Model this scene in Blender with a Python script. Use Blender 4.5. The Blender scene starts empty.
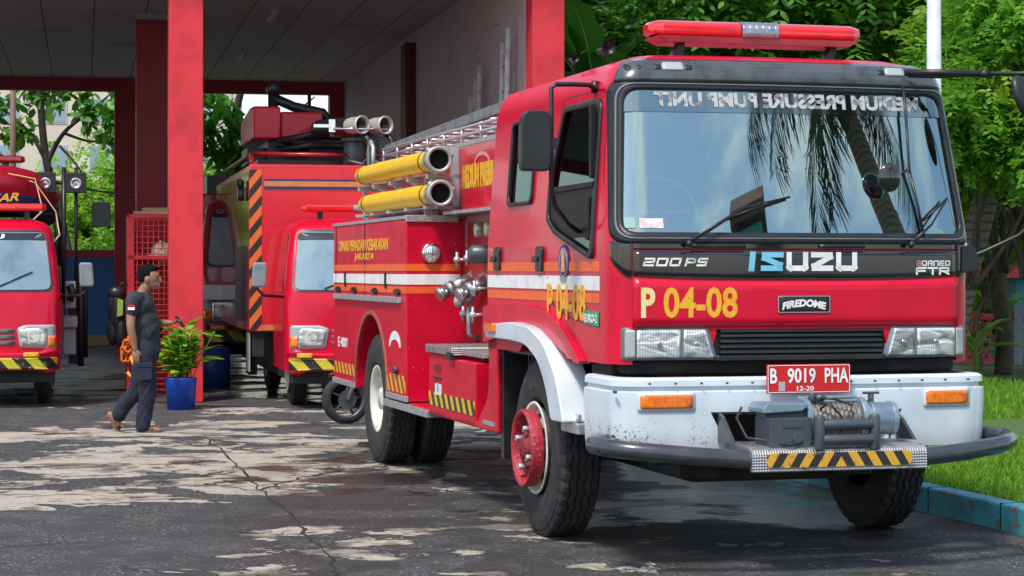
import bpy, bmesh, math, random
import numpy as np
from mathutils import Vector, Matrix, Quaternion
R = math.radians
rnd = random.Random(7)
scene = bpy.context.scene
col = scene.collection
# ------------------------------------------------------------- camera, sky, sun, exposure
cam_d = bpy.data.cameras.new('camera'); cam = bpy.data.objects.new('camera', cam_d); col.objects.link(cam)
cam.location = (0, 0, 1.64); cam.rotation_euler = (R(90), 0, 0)
cam_d.sensor_width = 36; cam_d.lens = 36*2100/1024
cam_d.shift_y = -18/1024
cam_d.clip_start = .1; cam_d.clip_end = 2000
scene.camera = cam
SUN_EL, SUN_AZ = 57, 208      # azimuth of the sun, clockwise from +Y
world = bpy.data.worlds.new('World'); scene.world = world; world.use_nodes = True
wn = world.node_tree.nodes; wn.clear()
sky = wn.new('ShaderNodeTexSky'); sky.sky_type = 'NISHITA'; sky.sun_disc = False
sky.sun_elevation = R(SUN_EL); sky.sun_rotation = R(SUN_AZ)
sky.air_density = 1.0; sky.dust_density = 1.2; sky.ozone_density = 1.0
bg = wn.new('ShaderNodeBackground'); bg.inputs[1].default_value = .14
wo = wn.new('ShaderNodeOutputWorld')
wt = world.node_tree
wc = wn.new('ShaderNodeTexCoord'); wm_p = wn.new('ShaderNodeMapping'); wm_p.inputs['Scale'].default_value = (1, 1, 2.2); wt.links.new(wc.outputs['Generated'], wm_p.inputs[0])
wz_n = wn.new('ShaderNodeTexNoise'); wz_n.inputs['Scale'].default_value = 3.2; wz_n.inputs['Detail'].default_value = 7; wz_n.inputs['Roughness'].default_value = .58; wz_n.inputs['Distortion'].default_value = .5; wt.links.new(wm_p.outputs[0], wz_n.inputs['Vector'])
wr = wn.new('ShaderNodeMapRange'); wr.interpolation_type = 'SMOOTHSTEP'; wr.inputs[1].default_value = .44; wr.inputs[2].default_value = .64; wr.inputs[4].default_value = .8; wt.links.new(wz_n.outputs[0], wr.inputs[0])
wx_ = wn.new('ShaderNodeMix'); wx_.data_type = 'RGBA'; wt.links.new(wr.outputs[0], wx_.inputs[0]); wt.links.new(sky.outputs[0], wx_.inputs[6]); wx_.inputs[7].default_value = (5.6, 5.7, 5.8, 1)
wt.links.new(wx_.outputs[2], bg.inputs[0]); world.node_tree.links.new(bg.outputs[0], wo.inputs[0])
sl = bpy.data.lights.new('sun', 'SUN'); sl.energy = 2.3; sl.angle = R(9); sl.color = (1, .95, .87)
so = bpy.data.objects.new('sun', sl); col.objects.link(so)
az, el = R(SUN_AZ), R(SUN_EL)
sdir = Vector((math.sin(az)*math.cos(el), math.cos(az)*math.cos(el), math.sin(el)))
so.rotation_euler = sdir.to_track_quat('Z', 'Y').to_euler(); so.location = (-10, -10, 30)
scene.view_settings.view_transform = 'Standard'; scene.view_settings.look = 'None'
scene.view_settings.exposure = 0.74; scene.view_settings.gamma = 1; scene.view_settings.use_curve_mapping = False
scene.cycles.max_bounces = 8; scene.cycles.transparent_max_bounces = 12
scene.cycles.use_denoising = True

# ------------------------------------------------------------- materials
def nmat(name):
    m = bpy.data.materials.new(name); m.use_nodes = True
    nt = m.node_tree; nt.nodes.clear()
    out = nt.nodes.new('ShaderNodeOutputMaterial'); b = nt.nodes.new('ShaderNodeBsdfPrincipled')
    nt.links.new(b.outputs[0], out.inputs[0])
    return m, nt, b
def nd(nt, t, **k):
    n = nt.nodes.new(t)
    for a, v in k.items():
        if a[0] == 'i' and a[1:].isdigit():
            n.inputs[int(a[1:])].default_value = v
        else: setattr(n, a, v)
    return n
def mth(nt, op, a, b=None, c=None):
    n = nt.nodes.new('ShaderNodeMath'); n.operation = op
    for i, v in enumerate((a, b, c)):
        if v is None: continue
        if isinstance(v, (int, float)): n.inputs[i].default_value = v
        else: nt.links.new(v, n.inputs[i])
    return n.outputs[0]
def rgb(c): return (c[0], c[1], c[2], 1)
def mix(nt, f, a, b):
    n = nt.nodes.new('ShaderNodeMix'); n.data_type = 'RGBA'
    for i, v in ((0, f), (6, a), (7, b)):
        if isinstance(v, (int, float)): n.inputs[i].default_value = v
        elif isinstance(v, tuple): n.inputs[i].default_value = rgb(v)
        else: nt.links.new(v, n.inputs[i])
    return n.outputs[2]
def noise(nt, scale, detail=4, rough=.55, co=None, sc=None, dist=0):
    tc = nt.nodes.new('ShaderNodeTexCoord')
    n = nt.nodes.new('ShaderNodeTexNoise'); n.inputs['Scale'].default_value = scale
    n.inputs['Detail'].default_value = detail; n.inputs['Roughness'].default_value = rough
    n.inputs['Distortion'].default_value = dist
    src = co or tc.outputs['Object']
    if sc:
        mp = nt.nodes.new('ShaderNodeMapping'); mp.inputs['Scale'].default_value = sc
        nt.links.new(src, mp.inputs[0]); src = mp.outputs[0]
    nt.links.new(src, n.inputs['Vector'])
    return n.outputs[0]
def ramp(nt, f, a, b):
    n = nt.nodes.new('ShaderNodeMapRange'); n.inputs[1].default_value = a; n.inputs[2].default_value = b
    n.interpolation_type = 'SMOOTHSTEP'
    nt.links.new(f, n.inputs[0]); return n.outputs[0]
def bump(nt, b, h, s, d=.01):
    n = nt.nodes.new('ShaderNodeBump'); n.inputs['Strength'].default_value = s; n.inputs['Distance'].default_value = d
    nt.links.new(h, n.inputs['Height']); nt.links.new(n.outputs[0], b.inputs['Normal'])
def mat(name, c, rough=.5, metal=0, coat=0, c2=None, ns=8, lo=.4, hi=.7, bmp=0, bs=60, rv=0, spec=.5, chips=None, sc=None):
    m, nt, b = nmat(name)
    b.inputs['Roughness'].default_value = rough; b.inputs['Metallic'].default_value = metal
    b.inputs['Coat Weight'].default_value = coat; b.inputs['Coat Roughness'].default_value = .06
    b.inputs['Specular IOR Level'].default_value = spec
    if c2 is None: c2 = tuple(x*.82 for x in c)
    o = mix(nt, ramp(nt, noise(nt, ns, 5, sc=sc), lo, hi), c, c2)
    if chips:
        cc, cs, ct = chips
        o = mix(nt, ramp(nt, noise(nt, cs, 6, .7), ct, ct+.02), o, cc)
    nt.links.new(o, b.inputs['Base Color'])
    if rv:
        nt.links.new(mth(nt, 'ADD', mth(nt, 'MULTIPLY', noise(nt, ns*1.7, 4), rv*2), rough-rv), b.inputs['Roughness'])
    if bmp: bump(nt, b, noise(nt, bs, 4), bmp)
    return m
def stripes(name, c1, c2, ax, period, rough=.45, duty=.5, phase=0, worn=None, mirror=None):
    """diagonal two-tone warning stripes; ax = weights of the object axes"""
    m, nt, b = nmat(name); b.inputs['Roughness'].default_value = rough
    tc = nt.nodes.new('ShaderNodeTexCoord'); sp = nt.nodes.new('ShaderNodeSeparateXYZ')
    nt.links.new(tc.outputs['Object'], sp.inputs[0])
    v = None
    for i, w in enumerate(ax):
        if w == 0: continue
        s_ = sp.outputs[i]
        if mirror is not None and i == 0: s_ = mth(nt, 'ABSOLUTE', mth(nt, 'SUBTRACT', s_, mirror))
        t = mth(nt, 'MULTIPLY', s_, w)
        v = t if v is None else mth(nt, 'ADD', v, t)
    v = mth(nt, 'ADD', v, 50+phase)
    fr = mth(nt, 'FRACT', mth(nt, 'DIVIDE', v, period))
    st = mth(nt, 'GREATER_THAN', fr, duty)
    o = mix(nt, st, c1, c2)
    if worn: o = mix(nt, ramp(nt, noise(nt, 22, 6, .7), .58, .64), o, worn)
    o = mix(nt, mth(nt, 'MULTIPLY', noise(nt, 9, 5), .25), o, (.03, .02, .015))
    nt.links.new(o, b.inputs['Base Color'])
    return m
def glass(name, tint, alpha_mix=.35, rough=.01):
    m, nt, b = nmat(name)
    out = [n for n in nt.nodes if n.type == 'OUTPUT_MATERIAL'][0]; nt.nodes.remove(b)
    tr = nd(nt, 'ShaderNodeBsdfTransparent', i0=rgb(tint)); gl = nd(nt, 'ShaderNodeBsdfGlossy'); gl.inputs['Roughness'].default_value = rough
    gl.inputs[0].default_value = (.78, 1, .93, 1)
    fr = nt.nodes.new('ShaderNodeFresnel'); fr.inputs[0].default_value = 1.5
    f = mth(nt, 'MAXIMUM', fr.outputs[0], alpha_mix)
    mx = nt.nodes.new('ShaderNodeMixShader'); nt.links.new(f, mx.inputs[0]); nt.links.new(tr.outputs[0], mx.inputs[1]); nt.links.new(gl.outputs[0], mx.inputs[2])
    nt.links.new(mx.outputs[0], out.inputs[0])
    return m
def leafmat(name, c1, c2, c3=None, rough=.45, trans=.35):
    m, nt, b = nmat(name)
    out = [n for n in nt.nodes if n.type == 'OUTPUT_MATERIAL'][0]
    g = nt.nodes.new('ShaderNodeNewGeometry')
    o = mix(nt, g.outputs['Random Per Island'], c1, c2)
    if c3: o = mix(nt, ramp(nt, noise(nt, .9, 3), .5, .7), o, c3)
    nt.links.new(o, b.inputs['Base Color']); b.inputs['Roughness'].default_value = rough
    b.inputs['Specular IOR Level'].default_value = .4
    t = nt.nodes.new('ShaderNodeBsdfTranslucent'); nt.links.new(mix(nt, .4, o, (.12, .40, .02)), t.inputs[0])
    mx = nt.nodes.new('ShaderNodeMixShader'); mx.inputs[0].default_value = trans
    nt.links.new(b.outputs[0], mx.inputs[1]); nt.links.new(t.outputs[0], mx.inputs[2]); nt.links.new(mx.outputs[0], out.inputs[0])
    return m
RED = (.60, .001, .030)
M = {}
M['red'] = mat('fire_red_paint', RED, .30, coat=.25, spec=.32, c2=(.50, .001, .022), ns=2.2, bmp=.10, bs=3, rv=.07)
M['red_worn'] = mat('worn_red_paint', RED, .38, coat=.10, spec=.30, c2=(.47, .002, .020), ns=3, rv=.10, bmp=.12, bs=4, chips=((.66, .40, .38), 30, .675))
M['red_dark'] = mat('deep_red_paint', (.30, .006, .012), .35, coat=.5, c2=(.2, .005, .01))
M['white_paint'] = mat('white_bumper_paint', (.60, .67, .72), .35, coat=.3, c2=(.50, .57, .62), ns=3, rv=.08, chips=((.16, .08, .04), 34, .665))
M['white'] = mat('white_vinyl', (.82, .83, .82), .4)
M['orange'] = mat('orange_tape', (.85, .13, .02), .4, c2=(.75, .10, .02))
M['yellow'] = mat('yellow_vinyl', (.80, .42, .02), .45, c2=(.72, .32, .02), ns=30)
M['cream'] = mat('faded_cream_vinyl', (.78, .66, .36), .45, c2=(.8, .6, .2))
M['black'] = mat('black_plastic', (.012, .013, .015), .38, c2=(.02, .02, .022), rv=.06)
M['gloss_black'] = mat('gloss_black_panel', (.008, .009, .012), .07, coat=1, c2=(.012, .013, .016))
M['rubber'] = mat('tyre_rubber', (.016, .017, .019), .72, c2=(.036, .034, .032), ns=14, rv=.1, bmp=.25, bs=120)
M['dark_void'] = mat('grime_and_hole_dark', (.012, .012, .012), .8, c2=(.03, .025, .02))
M['steel'] = mat('brushed_steel', (.52, .53, .54), .34, metal=.9, c2=(.38, .38, .39), ns=20, rv=.1)
M['alu'] = mat('dull_aluminium', (.50, .51, .52), .45, metal=.7, c2=(.36, .36, .37), ns=16, rv=.12)
M['chrome'] = mat('chrome', (.75, .76, .78), .12, metal=1, c2=(.6, .61, .63))
M['grey'] = mat('grey_plastic', (.16, .17, .18), .45, c2=(.12, .13, .14))
M['lgrey'] = mat('light_grey_plastic', (.36, .38, .39), .4, c2=(.3, .32, .33))
M['gun'] = mat('gunmetal_winch', (.085, .10, .115), .42, metal=.5, c2=(.09, .1, .11), rv=.1, bmp=.1)
M['winch_blue'] = mat('blue_grey_motor', (.24, .33, .40), .38, metal=.4, c2=(.16, .22, .28), rv=.1)
M['yellow_hose'] = mat('yellow_pvc_pipe', (.82, .50, .015), .38, c2=(.74, .42, .02), ns=7, bmp=.06, bs=20, chips=((.3, .2, .05), 40, .74))
M['amber'] = mat('amber_lens', (.85, .20, .01), .18, coat=1, c2=(.65, .12, .01), ns=40)
M['lens_red'] = mat('red_lens', (.72, .006, .01), .16, coat=1, c2=(.55, .004, .01), ns=12)
M['lens_clear'] = mat('clear_lens', (.62, .68, .70), .1, metal=.55, coat=1, c2=(.32, .36, .38), ns=16, sc=(1, 1, 3))
M['plate_red'] = mat('plate_red', (.55, .012, .015), .4, c2=(.5, .01, .01))
M['hub_red'] = mat('hub_red_paint', (.42, .015, .03), .5, c2=(.28, .02, .03), ns=30, chips=((.30, .20, .18), 40, .60), bmp=1, bs=40)
M['rim'] = mat('rim_paint', (.62, .62, .56), .42, c2=(.42, .38, .30), ns=9, rv=.1, chips=((.16, .08, .04), 26, .66))
M['seat'] = mat('seat_fabric', (.16, .13, .10), .85)
M['green_st'] = mat('green_sticker', (.03, .36, .12), .4)
M['navy'] = mat('navy_fabric', (.012, .03, .14), .5)
M['cyan'] = mat('cyan_letter', (.18, .55, .70), .35)
M['glass'] = glass('windscreen_glass', (.72, .94, .92), .46)
M['side_glass'] = glass('side_window_glass', (.28, .36, .36), .07)
def lensm():
    m, nt, b = nmat('ribbed_lens'); b.inputs['Roughness'].default_value = .08; b.inputs['Metallic'].default_value = .6; b.inputs['Coat Weight'].default_value = 1
    tc = nt.nodes.new('ShaderNodeTexCoord'); sp = nt.nodes.new('ShaderNodeSeparateXYZ'); nt.links.new(tc.outputs['Object'], sp.inputs[0])
    w_ = mth(nt, 'SINE', mth(nt, 'MULTIPLY', sp.outputs[0], 420.)); n_ = noise(nt, 6, 2, .5, sc=(1, 1, 2.5), dist=.6)
    o = mix(nt, ramp(nt, n_, .34, .60), (.25, .29, .30), (.92, .95, .96)); o = mix(nt, mth(nt, 'MULTIPLY', ramp(nt, w_, -.2, .9), .35), o, (.35, .40, .42))
    nt.links.new(o, b.inputs['Base Color']); bump(nt, b, mth(nt, 'ADD', w_, mth(nt, 'MULTIPLY', n_, 4.)), .25, .004); return m
M['lens_clear'] = lensm()
def bumperm():
    m, nt, b = nmat('white_bumper_rusty'); b.inputs['Roughness'].default_value = .36; b.inputs['Coat Weight'].default_value = .3
    tc = nt.nodes.new('ShaderNodeTexCoord'); sp = nt.nodes.new('ShaderNodeSeparateXYZ'); nt.links.new(tc.outputs['Object'], sp.inputs[0]); X, Z = sp.outputs[0], sp.outputs[2]
    o = mix(nt, ramp(nt, noise(nt, 2.5, 5), .4, .7), (.62, .70, .75), (.50, .58, .63))
    zone = mth(nt, 'MULTIPLY', mth(nt, 'SUBTRACT', 1, ramp(nt, X, .35, .65)), mth(nt, 'SUBTRACT', 1, ramp(nt, Z, .76, .88)))
    th = mth(nt, 'ADD', noise(nt, 62, 6, .75), mth(nt, 'MULTIPLY', mth(nt, 'MULTIPLY', zone, ramp(nt, noise(nt, 5, 3), .35, .65)), .17))
    o = mix(nt, ramp(nt, th, .66, .69), o, (.10, .055, .025)); o = mix(nt, mth(nt, 'MULTIPLY', mth(nt, 'SUBTRACT', 1, ramp(nt, Z, .64, .80)), mth(nt, 'MULTIPLY', noise(nt, 4, 5, .7), .7)), o, (.20, .17, .13))
    nt.links.new(o, b.inputs['Base Color']); bump(nt, b, th, .15, .004); return m
M['bumper'] = bumperm()
M['mirror'] = mat('mirror_glass', (.75, .8, .82), .03, metal=1, c2=(.7, .75, .78))

# ------------------------------------------------------------- mesh helpers
def rpoly(pts, r, n=5):
    out = []; N = len(pts)
    rr = r if isinstance(r, (list, tuple)) else [r]*N
    for i in range(N):
        p = Vector(pts[i]); a = Vector(pts[i-1]); b = Vector(pts[(i+1) % N])
        da, db = (a-p), (b-p)
        ri = min(rr[i], da.length*.49, db.length*.49)
        if ri < 1e-5: out.append(tuple(p)); continue
        da.normalize(); db.normalize()
        s, e = p+da*ri, p+db*ri
        for k in range(n+1):
            t = k/n
            q = s*(1-t)**2 + p*2*t*(1-t) + e*t**2
            out.append(tuple(q))
    return out
def circ(cx, cy, r, n=24, ry=None): return [(cx+r*math.cos(2*math.pi*k/n), cy+(ry or r)*math.sin(2*math.pi*k/n)) for k in range(n)]
def dens(loop, ref, d=.10):
    out = []; n = len(loop)
    for i in range(n):
        a, b = ref[i], ref[(i+1) % n]; k = max(1, int(math.hypot(a[0]-b[0], a[1]-b[1])/d)); p, q = loop[i], loop[(i+1) % n]
        for j in range(k): out.append((p[0]+(q[0]-p[0])*j/k, p[1]+(q[1]-p[1])*j/k))
    return out
class MB:
    def __init__(s): s.v = []; s.f = []; s.mi = []; s.mats = []; s.cur = 0; s.sm = []
    def use(s, m):
        if m not in s.mats: s.mats.append(m)
        s.cur = s.mats.index(m); return s
    def add(s, vs, fs, smooth=False):
        o = len(s.v); s.v += [tuple(v) for v in vs]
        for f in fs: s.f.append([o+i for i in f]); s.mi.append(s.cur); s.sm.append(smooth)
        return s
    def box(s, a, b, m=None):
        (x0, y0, z0), (x1, y1, z1) = a, b
        vs = [(x, y, z) for z in (z0, z1) for y in (y0, y1) for x in (x0, x1)]
        if m is not None: vs = [m @ Vector(v) for v in vs]
        return s.add(vs, [(0,2,3,1),(4,5,7,6),(0,1,5,4),(2,6,7,3),(0,4,6,2),(1,3,7,5)])
    def cbox(s, c, d, rz=0, rx=0, ry=0):
        m = Matrix.Translation(c) @ Matrix.Rotation(rz, 4, 'Z') @ Matrix.Rotation(ry, 4, 'Y') @ Matrix.Rotation(rx, 4, 'X')
        return s.box((-d[0]/2, -d[1]/2, -d[2]/2), (d[0]/2, d[1]/2, d[2]/2), m)
    def prism(s, poly, a, b, ax='X'):
        """poly in the two other axes (X:(y,z) Y:(x,z) Z:(x,y)) pushed from a to b"""
        def P(u, v, w): return {'X': (w, u, v), 'Y': (u, w, v), 'Z': (u, v, w)}[ax]
        n = len(poly)
        vs = [P(u, v, a) for u, v in poly]+[P(u, v, b) for u, v in poly]
        fs = [(i, (i+1) % n, n+(i+1) % n, n+i) for i in range(n)]+[tuple(range(n))[::-1], tuple(range(n, 2*n))]
        return s.add(vs, fs)
    def tube(s, pts, r, n=10, cap=True, smooth=True):
        pts = [Vector(p) for p in pts]; k = len(pts)
        rr = r if isinstance(r, (list, tuple)) else [r]*k
        vs = []; up = None
        for i, p in enumerate(pts):
            t = (pts[min(i+1, k-1)]-pts[max(i-1, 0)])
            if t.length < 1e-9: t = Vector((0, 0, 1))
            t.normalize()
            if up is None:
                a = Vector((0, 0, 1)) if abs(t.z) < .9 else Vector((1, 0, 0))
                up = t.cross(a).normalized()
            else:
                up = (up-t*up.dot(t)).normalized()
            w = t.cross(up)
            for j in range(n):
                th = 2*math.pi*j/n; vs.append(p+(up*math.cos(th)+w*math.sin(th))*rr[i])
        fs = [(i*n+j, i*n+(j+1) % n, (i+1)*n+(j+1) % n, (i+1)*n+j) for i in range(k-1) for j in range(n)]
        s.add(vs, fs, smooth)
        if cap:
            o = len(s.v)-len(vs)
            s.f.append([o+j for j in range(n)][::-1]); s.mi.append(s.cur); s.sm.append(False)
            s.f.append([o+(k-1)*n+j for j in range(n)]); s.mi.append(s.cur); s.sm.append(False)
        return s
    def cyl(s, a, b, r, n=24, r2=None): return s.tube([a, b], [r, r if r2 is None else r2], n)
    def lathe(s, prof, c=(0, 0, 0), ax='X', n=48, smooth=True):
        """prof: list of (along, radius)"""
        vs = []
        for (w, r) in prof:
            for j in range(n):
                th = 2*math.pi*j/n; u, v = r*math.cos(th), r*math.sin(th)
                p = {'X': (w, u, v), 'Y': (u, w, v), 'Z': (u, v, w)}[ax]
                vs.append((c[0]+p[0], c[1]+p[1], c[2]+p[2]))
        k = len(prof)
        fs = [(i*n+j, i*n+(j+1) % n, (i+1)*n+(j+1) % n, (i+1)*n+j) for i in range(k-1) for j in range(n)]
        return s.add(vs, fs, smooth)
    def ell(s, c, r, n=16, k=10, m=None):
        vs = [];
        for i in range(k+1):
            ph = math.pi*i/k
            for j in range(n):
                th = 2*math.pi*j/n
                v = Vector((r[0]*math.sin(ph)*math.cos(th), r[1]*math.sin(ph)*math.sin(th), r[2]*math.cos(ph)))
                if m is not None: v = m @ v
                vs.append((c[0]+v[0], c[1]+v[1], c[2]+v[2]))
        fs = [(i*n+j, (i+1)*n+j, (i+1)*n+(j+1) % n, i*n+(j+1) % n) for i in range(k) for j in range(n)]
        return s.add(vs, fs, True)
    def fan(s, loop, surf, rings=7):
        """fill a convex 2D loop with a polar grid laid on surf(u,v)->xyz"""
        n = len(loop); cx = sum(p[0] for p in loop)/n; cy = sum(p[1] for p in loop)/n
        loop = dens(loop, loop); n = len(loop)
        vs = [surf(cx, cy)]
        for k in range(1, rings+1):
            t = k/rings
            vs += [surf(cx+(p[0]-cx)*t, cy+(p[1]-cy)*t) for p in loop]
        fs = [(0, 1+j, 1+(j+1) % n) for j in range(n)]
        for k in range(rings-1):
            a, b = 1+k*n, 1+(k+1)*n
            fs += [(a+j, b+j, b+(j+1) % n, a+(j+1) % n) for j in range(n)]
        return s.add(vs, fs, True)
    def ring(s, lo, li, surf, surf2=None, k=2):
        lo, li = dens(lo, lo), dens(li, lo); n = len(lo); vs = []
        for q in range(k+1):
            t = q/k; vs += [surf(lo[j][0]*(1-t)+li[j][0]*t, lo[j][1]*(1-t)+li[j][1]*t) for j in range(n)]
        fs = [(q*n+j, q*n+(j+1) % n, (q+1)*n+(j+1) % n, (q+1)*n+j) for q in range(k) for j in range(n)]
        return s.add(vs, fs, True)
    def mesh(s, name, m=None):
        me = bpy.data.meshes.new(name); me.from_pydata(s.v, [], s.f)
        ms = s.mats if s.mats else ([m] if m else [])
        for q in ms: me.materials.append(q)
        if s.mats: me.polygons.foreach_set('material_index', s.mi)
        me.polygons.foreach_set('use_smooth', s.sm)
        me.update()
        bm = bmesh.new(); bm.from_mesh(me); bmesh.ops.recalc_face_normals(bm, faces=bm.faces); bm.to_mesh(me); bm.free()
        return me
    def build(s, name, m=None, parent=None, bevel=0, solid=0, off=-1, label=None, segs=2, loc=None, rz=0):
        o = bpy.data.objects.new(name, s.mesh(name, m)); col.objects.link(o)
        if parent: o.parent = parent
        if loc: o.location = loc
        if rz: o.rotation_euler.z = rz
        if solid:
            nn_ = Vector((0, 0, 0))
            for p in o.data.polygons: nn_ += p.normal*p.area
            if nn_.dot(Vector((-.6, -1, .2))) < -1e-4 and nn_.length > .3*sum(p.area for p in o.data.polygons): o.data.flip_normals()
            q = o.modifiers.new('s', 'SOLIDIFY'); q.thickness = solid; q.offset = off
        if bevel:
            q = o.modifiers.new('b', 'BEVEL'); q.width = bevel; q.segments = segs; q.limit_method = 'ANGLE'; q.angle_limit = R(40); q.harden_normals = False
        if label: o['label'] = label
        return o
def bake(o):
    """replace an object's mesh by its evaluated mesh"""
    dg = bpy.context.evaluated_depsgraph_get(); dg.update()
    me = bpy.data.meshes.new_from_object(o.evaluated_get(dg)); o.modifiers.clear(); o.data = me
def cut(o, cutters):
    cs = []
    for c in cutters:
        co = c.build('cutter', None); cs.append(co)
        q = o.modifiers.new('c', 'BOOLEAN'); q.object = co; q.operation = 'DIFFERENCE'; q.solver = 'EXACT'
        co.matrix_world = o.matrix_world if not o.parent else Matrix.Identity(4)
    par = o.parent; o.parent = None
    bpy.context.view_layer.update()
    bake(o); o.parent = par
    for c in cs: bpy.data.objects.remove(c)
def empty(name, loc, rz=0, label=None, cat=None, group=None, parent=None, scale=1):
    o = bpy.data.objects.new(name, None); col.objects.link(o); o.location = loc; o.rotation_euler = (0, 0, rz)
    o.scale = (scale,)*3; o.empty_display_size = .1
    if label: o['label'] = label
    if cat: o['category'] = cat
    if group: o['group'] = group
    if parent: o.parent = parent
    return o
def tag(o, label, cat, group=None):
    o['label'] = label; o['category'] = cat
    if group: o['group'] = group
    return o
def kind(o, k): o['kind'] = k; return o
def copy_tree(o, parent=None):
    c = o.copy(); col.objects.link(c)
    if parent: c.parent = parent
    for ch in list(o.children): copy_tree(ch, c)
    return c
def text(name, s, m, parent, surf, w, h, bold=0, ext=.0015, shear=0, arc=0):
    """lettering fitted to w x h and wrapped on surf(u, v, depth)"""
    cu = bpy.data.curves.new('t', 'FONT'); cu.body = s; cu.size = 1; cu.offset = bold; cu.extrude = .01; cu.shear = shear; cu.resolution_u = 3
    o = bpy.data.objects.new('t', cu); col.objects.link(o)
    dg = bpy.context.evaluated_depsgraph_get(); dg.update()
    me = bpy.data.meshes.new_from_object(o.evaluated_get(dg)); bpy.data.objects.remove(o)
    bm = bmesh.new(); bm.from_mesh(me)
    xs = [v.co.x for v in bm.verts]; ys = [v.co.y for v in bm.verts]
    x0, x1, y0, y1 = min(xs), max(xs), min(ys), max(ys)
    for v in bm.verts:
        u = (v.co.x-x0)/(x1-x0)*w; q = (v.co.y-y0)/(y1-y0)*h
        if arc: q += arc*(1-((u/w)*2-1)**2)
        v.co = surf(u, q, ext if v.co.z > 0 else 0)
    bm.to_mesh(me); bm.free(); me.materials.clear(); me.materials.append(m)
    o = bpy.data.objects.new(name, me); col.objects.link(o)
    if parent: o.parent = parent
    return o
def left_surf(y0, z0, x=0):      # lettering on a face looking towards -X
    return lambda u, v, d: Vector((x-.003-d, y0-u, z0+v))
# ============================================================= THE MAIN FIRE ENGINE (local X right, Y back, Z up)
W = 2.2; CX = 1.1
def ins(z):
    if z <= 1.8: return 0
    pts = [(1.8, 0), (2.66, .065), (2.75, .095), (2.82, .15), (2.865, .30), (2.885, .6)]
    for (a, b), (c, d) in zip(pts, pts[1:]):
        if z <= c: return b+(d-b)*(z-a)/(c-a)
    return .6
def yb(z):
    pts = [(1.8, 0), (2.66, .19), (2.75, .205), (2.82, .25), (2.865, .38), (2.885, .75)]
    if z <= 1.8: return 0
    for (a, b), (c, d) in zip(pts, pts[1:]):
        if z <= c: return b+(d-b)*(z-a)/(c-a)
    return .75
def crad(z): return .17
def outline(z, off=0, yr=2.68):
    i = ins(z)-off; y = yb(z); r = crad(z); pts = []
    for t in (1, .75, .5, .25, .1): pts.append((i, y+r+(yr-y-r)*t))
    for k in range(0, 9):
        th = k/8*math.pi/2
        pts.append((i+r-r*math.cos(th), y+r-(r+off)*math.sin(th)))
    x0, x1 = i+r, W-i-r
    for k in range(1, 16):
        x = x0+(x1-x0)*k/16; pts.append((x, y-off-.045*(1-((x-CX)/(x1-CX))**2)))
    for k in range(8, -1, -1):
        th = k/8*math.pi/2
        pts.append((W-i-r+r*math.cos(th), y+r-(r+off)*math.sin(th)))
    for t in (.1, .25, .5, .75, 1): pts.append((W-i, y+r+(yr-y-r)*t))
    return pts
def fsurf(x, z, off=0):
    i = ins(z)-off; y = yb(z); r = crad(z)
    x0, x1 = i+r, W-i-r
    if x < x0:
        u = min(1, (x0-x)/r); yy = y+r-(r+off)*math.sqrt(max(0, 1-u*u))
    elif x > x1:
        u = min(1, (x-x1)/r); yy = y+r-(r+off)*math.sqrt(max(0, 1-u*u))
    else: yy = y-off-.045*(1-((x-CX)/(x1-CX))**2)
    return Vector((x, yy, z))
def fs(off): return lambda u, v: fsurf(u, v, off)
def front_text(name, s, m, par, x, z, w, h, off=.006, mirror=False, **k):
    def sf(u, v, d):
        return fsurf(x+(w-u if mirror else u), z+v, off+d)
    return text(name, s, m, par, sf, w, h, **k)

def make_tyre(w, R0=.545, n=120, rin=.285):
    """tyre whose outer face sits at x=0, running towards +x"""
    prof = [(.03, rin, 0), (.012, rin+.03, 0), (.0, rin+.09, 0), (.002, R0-.09, 0), (.012, R0-.045, 0), (.02, R0-.03, 1)]
    cols = 5; x0, x1 = .03, w-.03
    prof.append((.026, R0-.012, 1))
    for i in range(cols):
        a = x0+(x1-x0)*i/cols; b = x0+(x1-x0)*(i+1)/cols
        prof += [(a+.006, R0, 2 if i else 1), (b-.006, R0, 2 if i < cols-1 else 1)]
        if i < cols-1: prof += [(b-.004, R0-.014, 2), (b+.004, R0-.014, 2)]
    prof += [(w-.026, R0-.012, 1), (w-.02, R0-.03, 1), (w-.012, R0-.045, 0), (w-.002, R0-.09, 0), (w, rin+.09, 0), (w-.012, rin+.03, 0), (w-.03, rin, 0)]
    vs = []
    for (x, r, k) in prof:
        for j in range(n):
            th = 2*math.pi*j/n; rr = r; xx = x
            if k == 2: xx += .007*(1 if (j % 4) in (0, 1) else -1)*(1 if j % 2 == 0 else .8)
            if k == 1 and j % 3 == 0: rr -= .012
            vs.append((xx, rr*math.cos(th), rr*math.sin(th)))
    k = len(prof)
    fs_ = [(i*n+j, i*n+(j+1) % n, (i+1)*n+(j+1) % n, (i+1)*n+j) for i in range(k-1) for j in range(n)]
    m = MB(); m.add(vs, fs_, False); return m
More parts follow.
